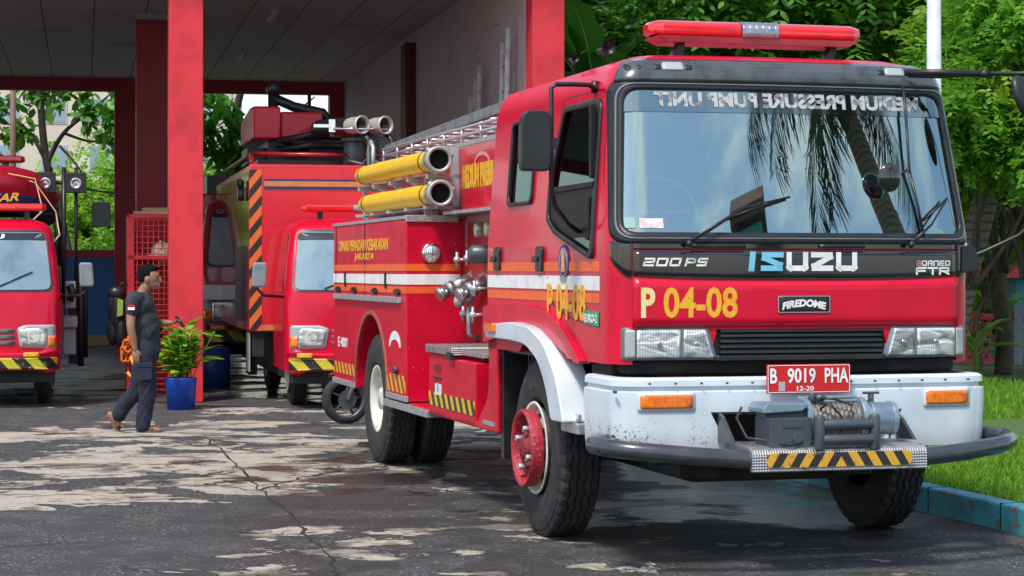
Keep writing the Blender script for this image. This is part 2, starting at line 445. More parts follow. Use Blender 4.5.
def make_wheel(parent, loc, w=.28, flip=False, front=True, dual=False, R0=.545, simple=False, rimm=None):
    e = empty('wheel', loc, parent=parent)
    if flip: e.rotation_euler = (0, 0, math.pi)
    q = R0/.545
    make_tyre(w, R0, 72 if simple else 120, .285*q).build('tyre', M['rubber'], e)
    m = MB().use(rimm or M['rim'])
    m.lathe([(.03*q, .287*q), (.02*q, .283*q), (.03*q, .262*q), (.075*q, .25*q)] + ([(.06*q, .22*q), (.03*q, .15*q), (.028*q, .09*q), (.0, .085*q), (-.02*q, .07*q), (-.022*q, 0)] if front else [(.13*q, .24*q), (.16*q, .20*q), (.165*q, .14*q), (.11*q, .12*q), (.09*q, .1*q), (.05*q, .09*q), (.045*q, 0)]), n=40)
    m.use(M['dark_void'])
    for k in range(8):
        th = 2*math.pi*k/8+.2
        if front: m.cyl((.042*q, .187*q*math.cos(th), .187*q*math.sin(th)), (.06*q, .187*q*math.cos(th), .187*q*math.sin(th)), .029*q, 12)  # dark discs paint the shade of hand holes, nothing is cut
    m.build('rim', None, e).location.x = -.03 if front else 0
    if dual:
        make_tyre(w, R0, 96, .285*q).build('tyre', M['rubber'], e).location.x = w+.04
    return e

fe = empty('fire_engine', (.548, 11.5, 0), math.atan2(.265, .964), 'large red fire engine with white bumper and winch, standing in the foreground', 'fire engine')
# ---- cab shell
zs = [1.12, 1.2, 1.32, 1.45, 1.58, 1.7, 1.8, 2.0, 2.2, 2.4, 2.55, 2.66, 2.70, 2.75, 2.785, 2.82, 2.845, 2.865, 2.878, 2.885]
m = MB(); n = None; vs = []
for z in zs:
    o_ = outline(z); n = len(o_); vs += [(x, y, z) for x, y in o_]
fcs = [(i*n+j, i*n+j+1, (i+1)*n+j+1, (i+1)*n+j) for i in range(len(zs)-1) for j in range(n-1)]
fcs += [(i*n, (i+1)*n, (i+1)*n+n-1, i*n+n-1) for i in range(len(zs)-1)]
fcs.append(tuple((len(zs)-1)*n+j for j in range(n)))
m.add(vs, fcs, True)
cab = m.build('cab', M['red'], fe, solid=.035, off=-1)
wsl = rpoly([(.052, 1.83), (2.148, 1.83), (2.082, 2.665), (.118, 2.665)], .09, 6)
WIN_F = rpoly([(.34, 1.705), (1.10, 1.87), (1.27, 1.95), (1.24, 2.2), (1.06, 2.60), (.36, 2.60)], [.07, .05, .04, .1, .05, .09], 5)
WIN_R = rpoly([(1.66, 2.06), (2.22, 2.06), (2.22, 2.59), (1.66, 2.59)], .06, 5)
c1 = MB().prism([(x, z) for x, z in wsl], -.4, .8, 'Y')
c2 = MB().prism(WIN_F, -.5, W+.5, 'X'); c3 = MB().prism(WIN_R, -.5, W+.5, 'X')
c4 = MB().prism([(.12, 1.0), (2.08, 1.0), (2.08, 1.17), (1.64, 1.17), (1.60, 1.31), (.60, 1.31), (.56, 1.17), (.12, 1.17)], -.5, .9, 'Y')
c5 = MB().prism(circ(1.46, .545, .72, 40), -.5, W+.5, 'X')
cut(cab, [c1, c2, c3, c4, c5])
for p in cab.data.polygons: p.use_smooth = True
q = cab.modifiers.new('e', 'EDGE_SPLIT'); q.split_angle = R(35)
# seams of the doors
sm_ = MB()
def sline(pts, w=.004, x=0, M_=None):
    for a, b in zip(pts, pts[1:]):
        d = Vector((b[0]-a[0], b[1]-a[1])); nrm = Vector((-d.y, d.x)).normalized()*w
        P = [(a[0]+nrm.x, a[1]+nrm.y), (b[0]+nrm.x, b[1]+nrm.y), (b[0]-nrm.x, b[1]-nrm.y), (a[0]-nrm.x, a[1]-nrm.y)]
        sm_.add([(ins(z)+x-.0012, y, z) for y, z in P], [(0, 1, 2, 3)])
fd_out = rpoly([(.22, 1.32), (.80, 1.36), (1.26, 1.46), (1.33, 1.6), (1.33, 2.15), (1.12, 2.665), (.30, 2.665), (.24, 2.2)], [.02, .1, .1, .1, .1, .05, .1, .05], 4)
sline(fd_out+[fd_out[0]])
sm_.build('door_seam', M['black'], cab)
# doors (front and rear window glass, frames, handles)
for name_, loop, ztop in (('door', WIN_F, None), ('rear_window', WIN_R, None)):
    cy_ = sum(p[0] for p in loop)/len(loop); cz_ = sum(p[1] for p in loop)/len(loop)
    big = [(cy_+(p[0]-cy_)*1.035, cz_+(p[1]-cz_)*1.035) for p in loop]
    sml = [(cy_+(p[0]-cy_)*.955, cz_+(p[1]-cz_)*.955) for p in loop]
    for side in (0, 1):
        sx = (lambda y, z, o=0: Vector((ins(z)-.006+o, y, z))) if side == 0 else (lambda y, z, o=0: Vector((W-ins(z)+.006-o, y, z)))
        g = MB(); g.ring(big, sml, sx); fr_ = g.build('window_frame', M['black'], cab, solid=.02, off=0)
        g = MB(); g.fan(loop, lambda y, z: sx(y, z, .016)); g.build('window_glass', M['side_glass'], cab)
# lower dark panel inside the front door window, with its divider
g = MB(); low = rpoly([(.36, 1.72), (1.08, 1.885), (1.255, 1.955), (1.24, 2.12), (.36, 2.12)], .03, 3)
g.prism(low, .012, .03); g.prism([(.36, 2.11), (1.24, 2.10), (1.24, 2.135), (.36, 2.14)], -.002, .035)
g.prism(rpoly([(.42, 1.80), (.80, 1.90), (.80, 2.02), (.42, 2.06)], .04, 3), -.004, .012)
g.prism(rpoly([(.38, 2.16), (.42, 2.16), (.42, 2.58), (.38, 2.58)], .01, 2), -.002, .03)
g.build('door_vision_panel', mat('satin_black', (.008, .009, .010), .5, c2=(.012, .012, .014), spec=.3), cab, bevel=.004)
for (y, z) in ((1.40, 1.705), (2.40, 1.71)):
    g = MB(); g.prism(rpoly([(y-.075, z-.075), (y+.06, z-.075), (y+.06, z+.08), (y-.075, z+.08)], .03), -.022, .004)
    g.prism([(y-.01, z-.015), (y+.10, z-.02), (y+.10, z+.02), (y-.01, z+.02)], -.034, -.02)
    g.build('door_handle', M['black'], cab, bevel=.006)
g = MB(); g.cyl((-.005, 1.24, 1.60), (.0, 1.24, 1.60), .012, 12); g.build('lock', M['chrome'], cab)
# side stripes
def stripe(y0, y1, z0, z1, x, name='reflective_stripe', m='orange', par=fe):
    MB().box((x-.0035, y0, z0), (x, y1, z1)).build(name, M[m], par)
for (y0, y1) in ((.225, 2.67),):
    stripe(y0, y1, 1.632, 1.688, 0); stripe(y0, y1, 1.525, 1.606, 0, m='white'); stripe(y0, y1, 1.455, 1.508, 0)
# emblem on the door
g = MB().use(M['navy']); g.prism(circ(.90, 1.685, .105, 32), -.008, -.0038); g.use(M['steel']).prism(circ(.90, 1.685, .088, 32), -.0095, -.008)
g.use(M['navy']).prism(circ(.90, 1.675, .068, 24), -.0108, -.0095); g.use(M['amber']).prism(rpoly([(.94, 1.63), (.86, 1.63), (.87, 1.72), (.90, 1.755), (.93, 1.72)], .01, 2), -.012, -.0108)
g.use(M['steel']).prism(rpoly([(.97, 1.60), (.83, 1.60), (.85, 1.57), (.95, 1.57)], .008, 2), -.0095, -.0035)
g.build('emblem', None, cab)
g = MB().use(M['green_st']); g.prism([(.50, 1.335), (.225, 1.325), (.225, 1.405), (.50, 1.415)], -.006, -.0036); g.build('sticker', None, cab)
text('sticker_text', 'EURO-2', M['white'], cab, left_surf(.485, 1.342, -.0055), .24, .05, bold=.03)
# fender flare in red and the white mudguard
g = MB(); g.prism(rpoly([(2.68, 1.16), (2.68, 1.40), (1.7, 1.43), (1.15, 1.39), (.80, 1.28), (.50, 1.12), (.55, 1.10), (1.0, 1.20), (1.35, 1.30)], [.0, .02, .1, .1, .1, .02, .02, .05, .05], 5), -.035, .02)
g.build('fender', M['red'], cab, bevel=.018, segs=3)
outer = [(2.36, 1.20), (2.36, 1.285), (1.75, 1.315), (1.35, 1.295), (1.02, 1.21), (.76, 1.02), (.60, .76), (.86, .76), (.97, .95), (1.14, 1.10), (1.42, 1.185), (1.80, 1.20)]
for sx in (0, 1):
    g = MB(); a, b = (-.10, .10) if sx == 0 else (W-.1, W+.10)
    g.prism(rpoly(outer, [.03, .03, .1, .1, .1, .1, .03, .03, .1, .1, .1, .1], 5), a, b)
    mg = g.build('mudguard', M['white_paint'], fe, bevel=.02, segs=3)
    g = MB(); nn = 20; pr = [(1.47+.68*math.cos(R(8+t*160/nn)), .56+.66*math.sin(R(8+t*160/nn))) for t in range(nn+1)]
    a, b = (.08, .6) if sx == 0 else (W-.6, W-.08)
    g.add([(a, y, z) for y, z in pr]+[(b, y, z) for y, z in pr], [(i, i+1, nn+2+i, nn+1+i) for i in range(nn)], True)
    g.build('wheel_liner', M['dark_void'], fe, solid=.02)
g = MB(); g.box((-.125, 2.10, 1.235), (-.09, 2.32, 1.30)); g.build('side_marker_lamp', M['amber'], fe, bevel=.012)
g = MB(); g.box((-.02, .56, .78), (.0, .86, .81)).box((-.04, .5, .70), (.12, .84, .76)); g.build('step_bracket', M['alu'], fe, bevel=.004)
# ---- windscreen
gl = MB(); wsg = rpoly([(.045, 1.822), (2.155, 1.822), (2.090, 2.672), (.110, 2.672)], .1, 8)
gl.fan(wsg, fs(-.004), 12); gl.build('windscreen', M['glass'], cab)
wo_ = rpoly([(.006, 1.785), (2.194, 1.785), (2.132, 2.715), (.068, 2.715)], .09, 6)
wi_ = rpoly([(.066, 1.848), (2.134, 1.848), (2.066, 2.650), (.134, 2.650)], .085, 6)
g = MB(); g.ring(wo_, wi_, fs(.010), k=3); g.build('windscreen_seal', M['black'], cab, solid=.02, off=-1)
wo2 = rpoly([(.030, 1.812), (2.170, 1.812), (2.105, 2.688), (.095, 2.688)], .10, 6); wi2 = [(1.1+(x-1.1)*.992, 2.245+(z-2.245)*.985) for x, z in wo2]
g = MB(); g.ring(wo2, wi2, fs(.013), k=1); g.build('seal_trim', M['grey'], cab, solid=.004, off=0)
# sun strip and mirrored lettering
M['strip'] = glass('tinted_strip', (.25, .30, .42), .30, .05)
g = MB(); sl_ = rpoly([(.150, 2.535), (2.05, 2.535), (2.035, 2.653), (.165, 2.653)], .02, 3)
vsx = 40; vs = []; 
for zz in (2.525, 2.58, 2.655):
    for k in range(vsx+1): vs.append(fsurf(.125+(1.95)*k/vsx, zz, .002))
g.add(vs, [(i*(vsx+1)+j, i*(vsx+1)+j+1, (i+1)*(vsx+1)+j+1, (i+1)*(vsx+1)+j) for i in range(2) for j in range(vsx)], True)
g.build('sun_strip', M['strip'], cab)
M['silver_letter'] = mat('silver_letter', (.45, .46, .45), .4, c2=(.16, .17, .18), ns=22, lo=.45, hi=.6)
front_text('windscreen_lettering', 'MEDIUM PRESSURE PUMP UNIT', M['silver_letter'], cab, .30, 2.555, 1.62, .085, off=.004, mirror=True, bold=.045)
# permit sticker and papers
g = MB(); g.add([fsurf(.165, 1.872, .001), fsurf(.30, 1.872, .001), fsurf(.30, 1.925, .001), fsurf(.165, 1.925, .001)], [(0, 1, 2, 3)]); g.build('permit_sticker', mat('pink_white_sticker', (.8, .78, .76), .5, c2=(.75, .4, .42), ns=20), cab)
g = MB(); g.add([fsurf(.085, 1.872, .001), fsurf(.14, 1.872, .001), fsurf(.14, 1.93, .001), fsurf(.085, 1.93, .001)], [(0, 1, 2, 3)]); g.build('window_sticker', mat('teal_sticker', (.3, .5, .45), .5), cab)
g = MB().use(M['plate_red']); g.box((1.10, .30, 2.46), (1.135, .305, 2.50)); g.use(M['white']).box((1.10, .30, 2.42), (1.135, .305, 2.459)); g.build('pennant', None, cab)
g = MB(); g.add([(.98, .33, 2.60), (1.14, .33, 2.62), (1.10, .35, 2.44), (1.02, .34, 2.40)], [(0, 1, 2, 3)]); g.build('hanging_paper', M['cyan'], cab)
# ---- visor band above the windscreen
g = MB(); vsx = 56; zz_ = [2.700, 2.72, 2.76, 2.79, 2.815, 2.835]; vs = []
for z in zz_:
    x0, x1 = ins(z)+.012, W-ins(z)-.012
    for k in range(vsx+1): vs.append(fsurf(x0+(x1-x0)*k/vsx, z, .018 if z < 2.81 else .012))
g.add(vs, [(i*(vsx+1)+j, i*(vsx+1)+j+1, (i+1)*(vsx+1)+j+1, (i+1)*(vsx+1)+j) for i in range(len(zz_)-1) for j in range(vsx)], True)
vis = g.build('visor_band', mat('dark_satin_band', (.06, .075, .08), .25, coat=.6, c2=(.035, .04, .045)), cab, solid=.02, off=-1)
for x in (.42, 1.78):
    g = MB().use(M['lgrey']); lp = rpoly([(x-.065, 2.765), (x+.065, 2.765), (x+.06, 2.81), (x-.06, 2.81)], .015, 4); g.fan(lp, fs(.026), 3); g.build('marker_lamp', None, cab, solid=.02)
    g = MB(); 
    for s_ in (-1, 1): g.fan(rpoly([(x+s_*.09-.02, 2.768), (x+s_*.09+.02, 2.768), (x+s_*.09+.02, 2.795), (x+s_*.09-.02, 2.795)], .008, 3), fs(.024), 2)
    g.build('lamp_bracket', M['black'], cab, solid=.01)
g = MB()
for (x, r_) in ((.165, .017), (.225, .012)): g.fan(circ(x, 2.78, r_, 14), fs(.022), 2)
g.build('visor_hole', M['black'], cab, solid=.006)
for x in (.56, 1.70):
    g = MB(); g.add([fsurf(x-.002, 2.706, .0195), fsurf(x+.002, 2.706, .0195), fsurf(x+.002, 2.82, .0195), fsurf(x-.002, 2.82, .0195)], [(0, 1, 2, 3)]); g.build('seam', M['black'], cab)
# ---- black name panel
def xz_grid(x0, x1, zlo, zhi, off, nx=48, nz=5, name='panel', m=None, par=None, solid=.008):
    g = MB(); vs = []
    for j in range(nz+1):
        for k in range(nx+1):
            x = x0+(x1-x0)*k/nx; a = zlo(x) if callable(zlo) else zlo; b = zhi(x) if callable(zhi) else zhi
            vs.append(fsurf(x, a+(b-a)*j/nz, off))
    g.add(vs, [(i*(nx+1)+j, i*(nx+1)+j+1, (i+1)*(nx+1)+j+1, (i+1)*(nx+1)+j) for i in range(nz) for j in range(nx)], True)
    return g.build(name, m, par, solid=solid, off=-1)
xz_grid(.12, 2.08, lambda x: 1.587+.02*abs((x-1.1)/.98)**3, 1.745, .010, name='name_panel', m=M['gloss_black'], par=cab)
xz_grid(.12, 2.08, 1.752, 1.792, .006, name='cowl_panel', m=M['gloss_black'], par=cab)
xz_grid(.012, .114, lambda x: 1.60+.13*(1-x/.114)**2, 1.80, .008, nx=10, name='corner_panel', m=M['gloss_black'], par=cab)
xz_grid(2.086, 2.188, lambda x: 1.60+.13*(1-(2.2-x)/.114)**2, 1.80, .008, nx=10, name='corner_panel', m=M['gloss_black'], par=cab)
for x0, x1 in ((.45, .76), (1.20, 1.48)):
    xz_grid(x0, x1, 1.762, 1.782, .02, nx=8, nz=2, name='cowl_vent', m=M['black'], par=cab, solid=.012)
# red bonnet panel proud of the corners
xz_grid(.118, 2.082, 1.325, lambda x: 1.578+.02*abs((x-1.1)/.98)**3, .012, name='front_panel', m=M['red'], par=cab, solid=.012)
# lettering built from strokes
def strokes(name, glyphs, x, z, w, h, gap, th, m, par, shear=0, off=.014, sf=fsurf):
    g = MB()
    for (gl_, mm) in glyphs:
        g.use(mm)
        for seg in gl_:
            for a, b in zip(seg, seg[1:]):
                a = Vector(a); b = Vector(b); d = (b-a).normalized(); nrm = Vector((-d.y, d.x))
                ax_ = (th/w, th/h)
                pts = []
                a2 = Vector((a.x*w, a.y*h)); b2 = Vector((b.x*w, b.y*h)); d = (b2-a2).normalized(); nrm = Vector((-d.y, d.x))*th/2
                a2 -= d*th*.5; b2 += d*th*.5
                nseg = 6
                for k in range(nseg+1):
                    c_ = a2+(b2-a2)*k/nseg; pts.append((c_+nrm)); pts.append((c_-nrm))
                vs = [sf(x+p.x+shear*p.y, z+p.y, off) for p in pts]
                g.add(vs, [(2*k, 2*k+2, 2*k+3, 2*k+1) for k in range(nseg)])
        x += w+gap
    return g.build(name, None, par, solid=.003, off=1)
I_ = [[(.5, 0), (.5, 1)]]; S_ = [[(1, 1), (.05, 1), (.05, .75), (.95, .25), (.95, 0), (0, 0)]]; U_ = [[(.03, 1), (.03, .1), (.12, 0), (.88, 0), (.97, .1), (.97, 1)]]; Z_ = [[(0, 1), (.97, 1), (.97, .85), (.03, .15), (.03, 0), (1, 0)]]
strokes('maker_name', [(I_, M['cyan'])], .745, 1.65, .10, .075, 0, .034, None, cab, shear=.1)
strokes('maker_name', [(S_, M['cyan']), (U_, M['white']), (Z_, M['white']), (U_, M['white'])], .865, 1.65, .105, .075, .045, .030, None, cab)
D2 = [[(0, 1), (1, 1), (1, .5), (0, .5), (0, 0), (1, 0)]]; D0 = [[(0, 0), (1, 0), (1, 1), (0, 1), (0, 0)]]; PP = [[(0, 0), (0, 1), (1, 1), (1, .45), (0, .45)]]; SS = [[(1, 1), (0, 1), (0, .5), (1, .5), (1, 0), (0, 0)]]
BB = D0+[[(0, .5), (1, .5)]]; RR_ = PP+[[(.45, .45), (1, 0)]]; NN = [[(0, 0), (0, 1), (1, 1), (1, 0)]]; EE = [[(1, 1), (0, 1), (0, 0), (1, 0)], [(0, .5), (.9, .5)]]; FF = [[(1, 1), (0, 1), (0, 0)], [(0, .5), (.9, .5)]]; TT = [[(0, 1), (1, 1)], [(.5, 1), (.5, 0)]]
wm_ = lambda gl_: (gl_, M['white'])
strokes('power_badge', [wm_(D2), wm_(D0), wm_(D0)], .178, 1.666, .052, .036, .022, .0105, None, cab, shear=.3, off=.0112)
strokes('power_badge', [wm_(PP), wm_(SS)], .415, 1.666, .046, .036, .022, .0105, None, cab, shear=.3, off=.0112)
strokes('model_badge', [(BB, mat('pale_red_letter', (.7, .35, .33), .4)), wm_(D0), wm_(RR_), wm_(NN), wm_(EE), wm_(D0)], 1.81, 1.667, .026, .024, .012, .006, None, cab, off=.0112)
strokes('model_badge', [wm_(FF), wm_(TT), wm_(RR_)], 1.812, 1.618, .056, .034, .019, .011, None, cab, off=.0112)
front_text('front_number', 'P', M['cream'], cab, .163, 1.377, .080, .166, off=.0125, bold=.035)
front_text('front_number', '04-08', M['yellow'], cab, .290, 1.375, .425, .170, off=.0125, bold=.025)
g = MB(); g.fan(rpoly([(.955, 1.405), (1.262, 1.405), (1.262, 1.492), (.955, 1.492)], .008, 2), fs(.018), 3); g.build('badge', M['black'], cab, solid=.006)
b0 = rpoly([(.952, 1.402), (1.265, 1.402), (1.265, 1.495), (.952, 1.495)], .008, 2); b1 = [(1.1085+(x-1.1085)*.975, 1.4485+(z-1.4485)*.92) for x, z in b0]
g = MB(); g.ring(b0, b1, fs(.0195), k=1); g.build('badge_rim', M['lgrey'], cab, solid=.003)
front_text('badge_lettering', 'FIREDOME', M['white'], cab, .975, 1.415, .265, .042, off=.019, bold=.05, shear=.15, arc=.02)
text('door_number', 'P 04-08', M['yellow'], cab, left_surf(1.25, 1.345, -.001), .78, .215, bold=.03)
# ---- grille and headlights
xz_grid(.56, 1.64, 1.135, 1.318, -.03, name='grille_back', m=M['black'], par=cab)
g = MB()
for z in (1.185, 1.215, 1.245, 1.275, 1.302):
    vs = []; dx = .05*(1.318-z)/.18
    for zz, of in ((z-.006, .004), (z+.006, .0)):
        for k in range(31): vs.append(fsurf(.60+(1.0)*k/30+(.02 if k == 0 else 0), zz, of))
    g.add(vs, [(j, j+1, 32+j, 31+j) for j in range(30)])
g.build('grille', M['black'], cab, solid=.03, off=-1)
xz_grid(.59, 1.61, 1.137, 1.165, .018, name='grille_lip', m=M['black'], par=cab, solid=.03)
for s_ in (0, 1):
    mx = (lambda x: x) if s_ == 0 else (lambda x: 2.2-x)
    hl_out = [(mx(x), z) for x, z in rpoly([(.06, 1.143), (.60, 1.143), (.545, 1.322), (.06, 1.322)], .015, 3)]
    g = MB(); g.fan(hl_out, fs(.006), 4); ho = g.build('headlight', M['grey'], cab, solid=.05, off=-1)
    for (a, b, c, d, mm) in ((.14, .16, .385, .385, 'lens_clear'), (.405, .405, .575, .53, 'lens_clear'), (.075, .075, .13, .13, 'lgrey')):
        lp = [(mx(x), z) for x, z in rpoly([(a if a != .14 else .14, 1.155), (c, 1.155), (d, 1.310), (a if a != .16 else .16, 1.310)], .01, 3)]
        g = MB(); g.fan(lp, fs(.014), 5); g.build('lens', M[mm], ho, solid=.01)
    cxs = (.265, .475)
    for cx_, rr_ in zip(cxs, (.055, .045)):
        g = MB(); g.fan(circ(mx(cx_), 1.232, rr_*.30, 12), fs(.024), 2); g.build('bulb', M['chrome'], ho, solid=.002)
# underside darkness: radiator, chassis
g = MB(); g.box((.3, .12, .55), (1.9, .3, 1.14)); g.box((.5, .3, .45), (.75, 8.0, .75)).box((1.45, .3, .45), (1.7, 8.0, .75)); g.box((.6, .4, .42), (1.6, 2.2, 1.1))
g.box((.62, 1.44, .42), (2.0, 1.56, .52)); g.box((.3, 6.5, .48), (1.9, 6.7, .62)); g.box((.15, 2.45, .35), (.45, 2.8, 1.0)); g.box((.10, .30, .80), (2.12, .70, 1.16)); g.box((.12, .05, 1.06), (2.09, .3, 1.15))
g.build('chassis', M['dark_void'], fe, bevel=.02)
# ---- interior
g = MB(); g.box((.06, .12, 1.55), (2.14, .55, 1.78)); g.prism([(.55, 1.78), (.45, 1.90), (.18, 1.84), (.14, 1.78)], .1, 2.1); g.build('dashboard', M['grey'], cab, bevel=.02)
g = MB(); g.box((.06, .6, 1.1), (2.14, 2.64, 1.16)); g.box((.06, 2.58, 1.16), (2.14, 2.63, 2.6)); g.build('cab_floor', M['black'], cab)
for x in (.52, 1.55):
    g = MB(); g.box((x-.25, .85, 1.45), (x+.25, 1.35, 1.62)); g.cbox((x, 1.40, 1.95), (.48, .14, .75), rx=R(-12)); g.cbox((x, 1.47, 2.40), (.26, .1, .18), rx=R(-8)); g.build('seat', M['seat'], cab, bevel=.05, segs=3)
g = MB(); ring_ = []; mt = Matrix.Translation((.50, .62, 1.99)) @ Matrix.Rotation(R(62), 4, 'X')
ring_ = [mt @ Vector((.22*math.cos(2*math.pi*k/32), .22*math.sin(2*math.pi*k/32), 0)) for k in range(33)]
g.tube(ring_, .014, 8); g.tube([mt @ Vector((-.2, 0, 0)), mt @ Vector((0, 0, -.05)), mt @ Vector((.2, 0, 0))], .012, 6); g.tube([mt @ Vector((0, 0, -.05)), (.5, .4, 1.75)], .03, 8)
g.build('steering_wheel', M['lgrey'], cab)
# ---- wipers
for pts in ([(.41, 1.77), (.43, 1.80), (.75, 1.985), (1.04, 2.05)], [(1.75, 1.77), (1.77, 1.80), (1.90, 1.90), (2.03, 2.05)]):
    g = MB(); P = [fsurf(x, z, .05) for x, z in pts]; g.tube([P[0], P[1]], .016, 8); g.tube([P[1], P[2]], [.012, .007], 8)
    a, b = (fsurf(*pts[2], .03), fsurf(*pts[3], .03)); a2 = a+(a-b)*.9; g.tube([P[1]*.35+P[2]*.65, P[2], b], .006, 6); g.tube([fsurf(pts[1][0]+(pts[3][0]-pts[1][0])*.35, pts[1][1]+(pts[3][1]-pts[1][1])*.48, .022), b], .007, 6)
    g.build('wiper', M['black'], cab)
# ---- front bumper
def bump_out(off=0):
    x0, x1, y = -.02-off, 2.205+off, -.15-off; r = .13
    P = [(x0, .42), (x0, y+r+.03)]
    for k in range(1, 8): th = k/8*math.pi/2; P.append((x0+r-r*math.cos(th), y+r-r*math.sin(th)))
    for k in range(0, 25): x = x0+r+(x1-x0-2*r)*k/24; P.append((x, y-.05*(1-((x-CX)/1.15)**2)))
    for k in range(7, 0, -1): th = k/8*math.pi/2; P.append((x1-r+r*math.cos(th), y+r-r*math.sin(th)))
    P += [(x1, y+r+.03), (x1, .42)]; return P
g = MB(); prof = [(.655, .0), (.665, -.0), (.70, .004), (.93, .012), (.975, .010), (.985, -.012), (1.0, -.012), (1.008, .006), (1.04, .004), (1.052, -.012), (1.055, -.05)]
vs = []; base = bump_out()
for z, o_ in prof:
    pl = bump_out(o_); vs += [(x, y, z) for x, y in pl]
nb = len(base)
g.add(vs, [(i*nb+j, i*nb+j+1, (i+1)*nb+j+1, (i+1)*nb+j) for i in range(len(prof)-1) for j in range(nb-1)], True)
bumper = g.build('bumper', M['bumper'], fe, solid=.03, off=-1)
c = MB().prism([(.50, .865), (1.64, .865), (1.55, .60), (.64, .60)], -.5, .2, 'Y')
cut(bumper, [c]); q = bumper.modifiers.new('e', 'EDGE_SPLIT'); q.split_angle = R(35)
def bsurf(o): 
    def f(x, z): return Vector((x, -.15-o-.05*(1-((x-CX)/1.15)**2)-.006, z))
    return f
# recessed panel around the opening
g = MB(); a = [(.50, .865), (1.64, .865), (1.55, .66), (.64, .66)]; g.add([(x, -.16, z) for x, z in a]+[(1.07+(x-1.07)*.86, .06, .70+(z-.70)*.8) for x, z in a], [(0, 1, 5, 4), (1, 2, 6, 5), (3, 0, 4, 7)]); g.build('bumper_recess', M['white_paint'], bumper, solid=.01)
g = MB(); g.box((.5, .05, .6), (1.7, .08, .95)); g.build('radiator_mesh', M['black'], bumper)
for x0, x1 in ((.10, .395), (1.785, 2.05)):
    lo_ = rpoly([(x0-.015, .872), (x1+.015, .872), (x1+.015, .978), (x0-.015, .978)], .02, 4); g = MB(); g.fan(lo_, bsurf(.012), 2); g.build('lamp_surround', M['white_paint'], bumper, solid=.008)
    lo_ = rpoly([(x0, .888), (x1, .888), (x1, .963), (x0, .963)], .015, 4); g = MB(); g.fan(lo_, bsurf(.018), 3); g.build('indicator_lamp', M['amber'], bumper, solid=.012)
g = MB()
for k in range(14): x = .15+k*.146; g.cyl((x, -.19-.045*(1-((x-CX)/1.15)**2), 1.024), (x, -.17-.05*(1-((x-CX)/1.15)**2), 1.024), .006, 8)
for x, z in ((-.04, .74), (-.02, .72), (-.03, .98)): g.cyl((x-.0, -.16, z), (x, -.12, z), .008, 8)
g.build('bolt', M['gun'], bumper)
# ---- bull bar tube with chequer plate step
tb = MB(); P = [(-.02, .0, .69), (-.12, -.06, .70), (-.165, -.20, .70), (-.13, -.34, .695), (.02, -.43, .68), (.3, -.49, .655), (.62, -.53, .63)]
P2 = [(2.15, .04, .69), (2.27, -.02, .69), (2.295, -.14, .69), (2.27, -.26, .68), (2.16, -.36, .665), (1.9, -.44, .64), (1.56, -.52, .62)]
tb.tube([Vector(p) for p in P+P2[::-1]], .050, 16)
M['tube_black'] = mat('black_tube_paint', (.03, .036, .045), .28, coat=.4, c2=(.05, .055, .06), rv=.08, chips=((.45, .45, .45), 20, .72))
bullbar = tb.build('bull_bar', M['tube_black'], fe)
# chequer material
def chequer(name):
    m, nt, b = nmat(name); b.inputs['Metallic'].default_value = .85; b.inputs['Roughness'].default_value = .35
    tc = nt.nodes.new('ShaderNodeTexCoord'); sp = nt.nodes.new('ShaderNodeSeparateXYZ'); nt.links.new(tc.outputs['Object'], sp.inputs[0])
    u = mth(nt, 'MULTIPLY', sp.outputs[0], 210.); v = mth(nt, 'MULTIPLY', mth(nt, 'ADD', sp.outputs[1], sp.outputs[2]), 210.)
    h = mth(nt, 'MULTIPLY', mth(nt, 'SINE', mth(nt, 'ADD', u, v)), mth(nt, 'SINE', mth(nt, 'SUBTRACT', u, v)))
    o = mix(nt, ramp(nt, h, .1, .5), (.46, .46, .46), (.64, .64, .64)); o = mix(nt, ramp(nt, noise(nt, 14, 5), .5, .75), o, (.2, .19, .17))
    nt.links.new(o, b.inputs['Base Color']); bump(nt, b, h, .6, .004); return m
M['chequer'] = chequer('chequer_plate')
g = MB(); g.prism([(-.16, .70), (-.52, .70), (-.575, .685), (-.59, .66), (-.59, .57), (-.56, .565), (-.55, .65), (-.16, .665)], .585, 1.60); step = g.build('step_plate', M['chequer'], fe, bevel=.005)
M['haz_front'] = stripes('hazard_yellow_black', (.02, .02, .02), (.72, .38, .03), (1, 0, .62), .105, worn=(.1, .09, .07), mirror=1.09)
g = MB(); g.prism(rpoly([(.665, .592), (1.505, .592), (1.505, .668), (.665, .668)], .036, 6), -.600, -.590, 'Y'); g.build('hazard_strip', M['haz_front'], step)
g = MB(); g.prism([(-.2, .70), (-.2, .86), (-.26, .84), (-.42, .71)], .54, .56, 'X'); g.build('bar_bracket', M['tube_black'], bullbar)
g = MB(); g.prism([(-.2, .70), (-.2, .84), (-.26, .82), (-.42, .71)], 1.60, 1.62, 'X'); g.build('bar_bracket', M['tube_black'], bullbar)
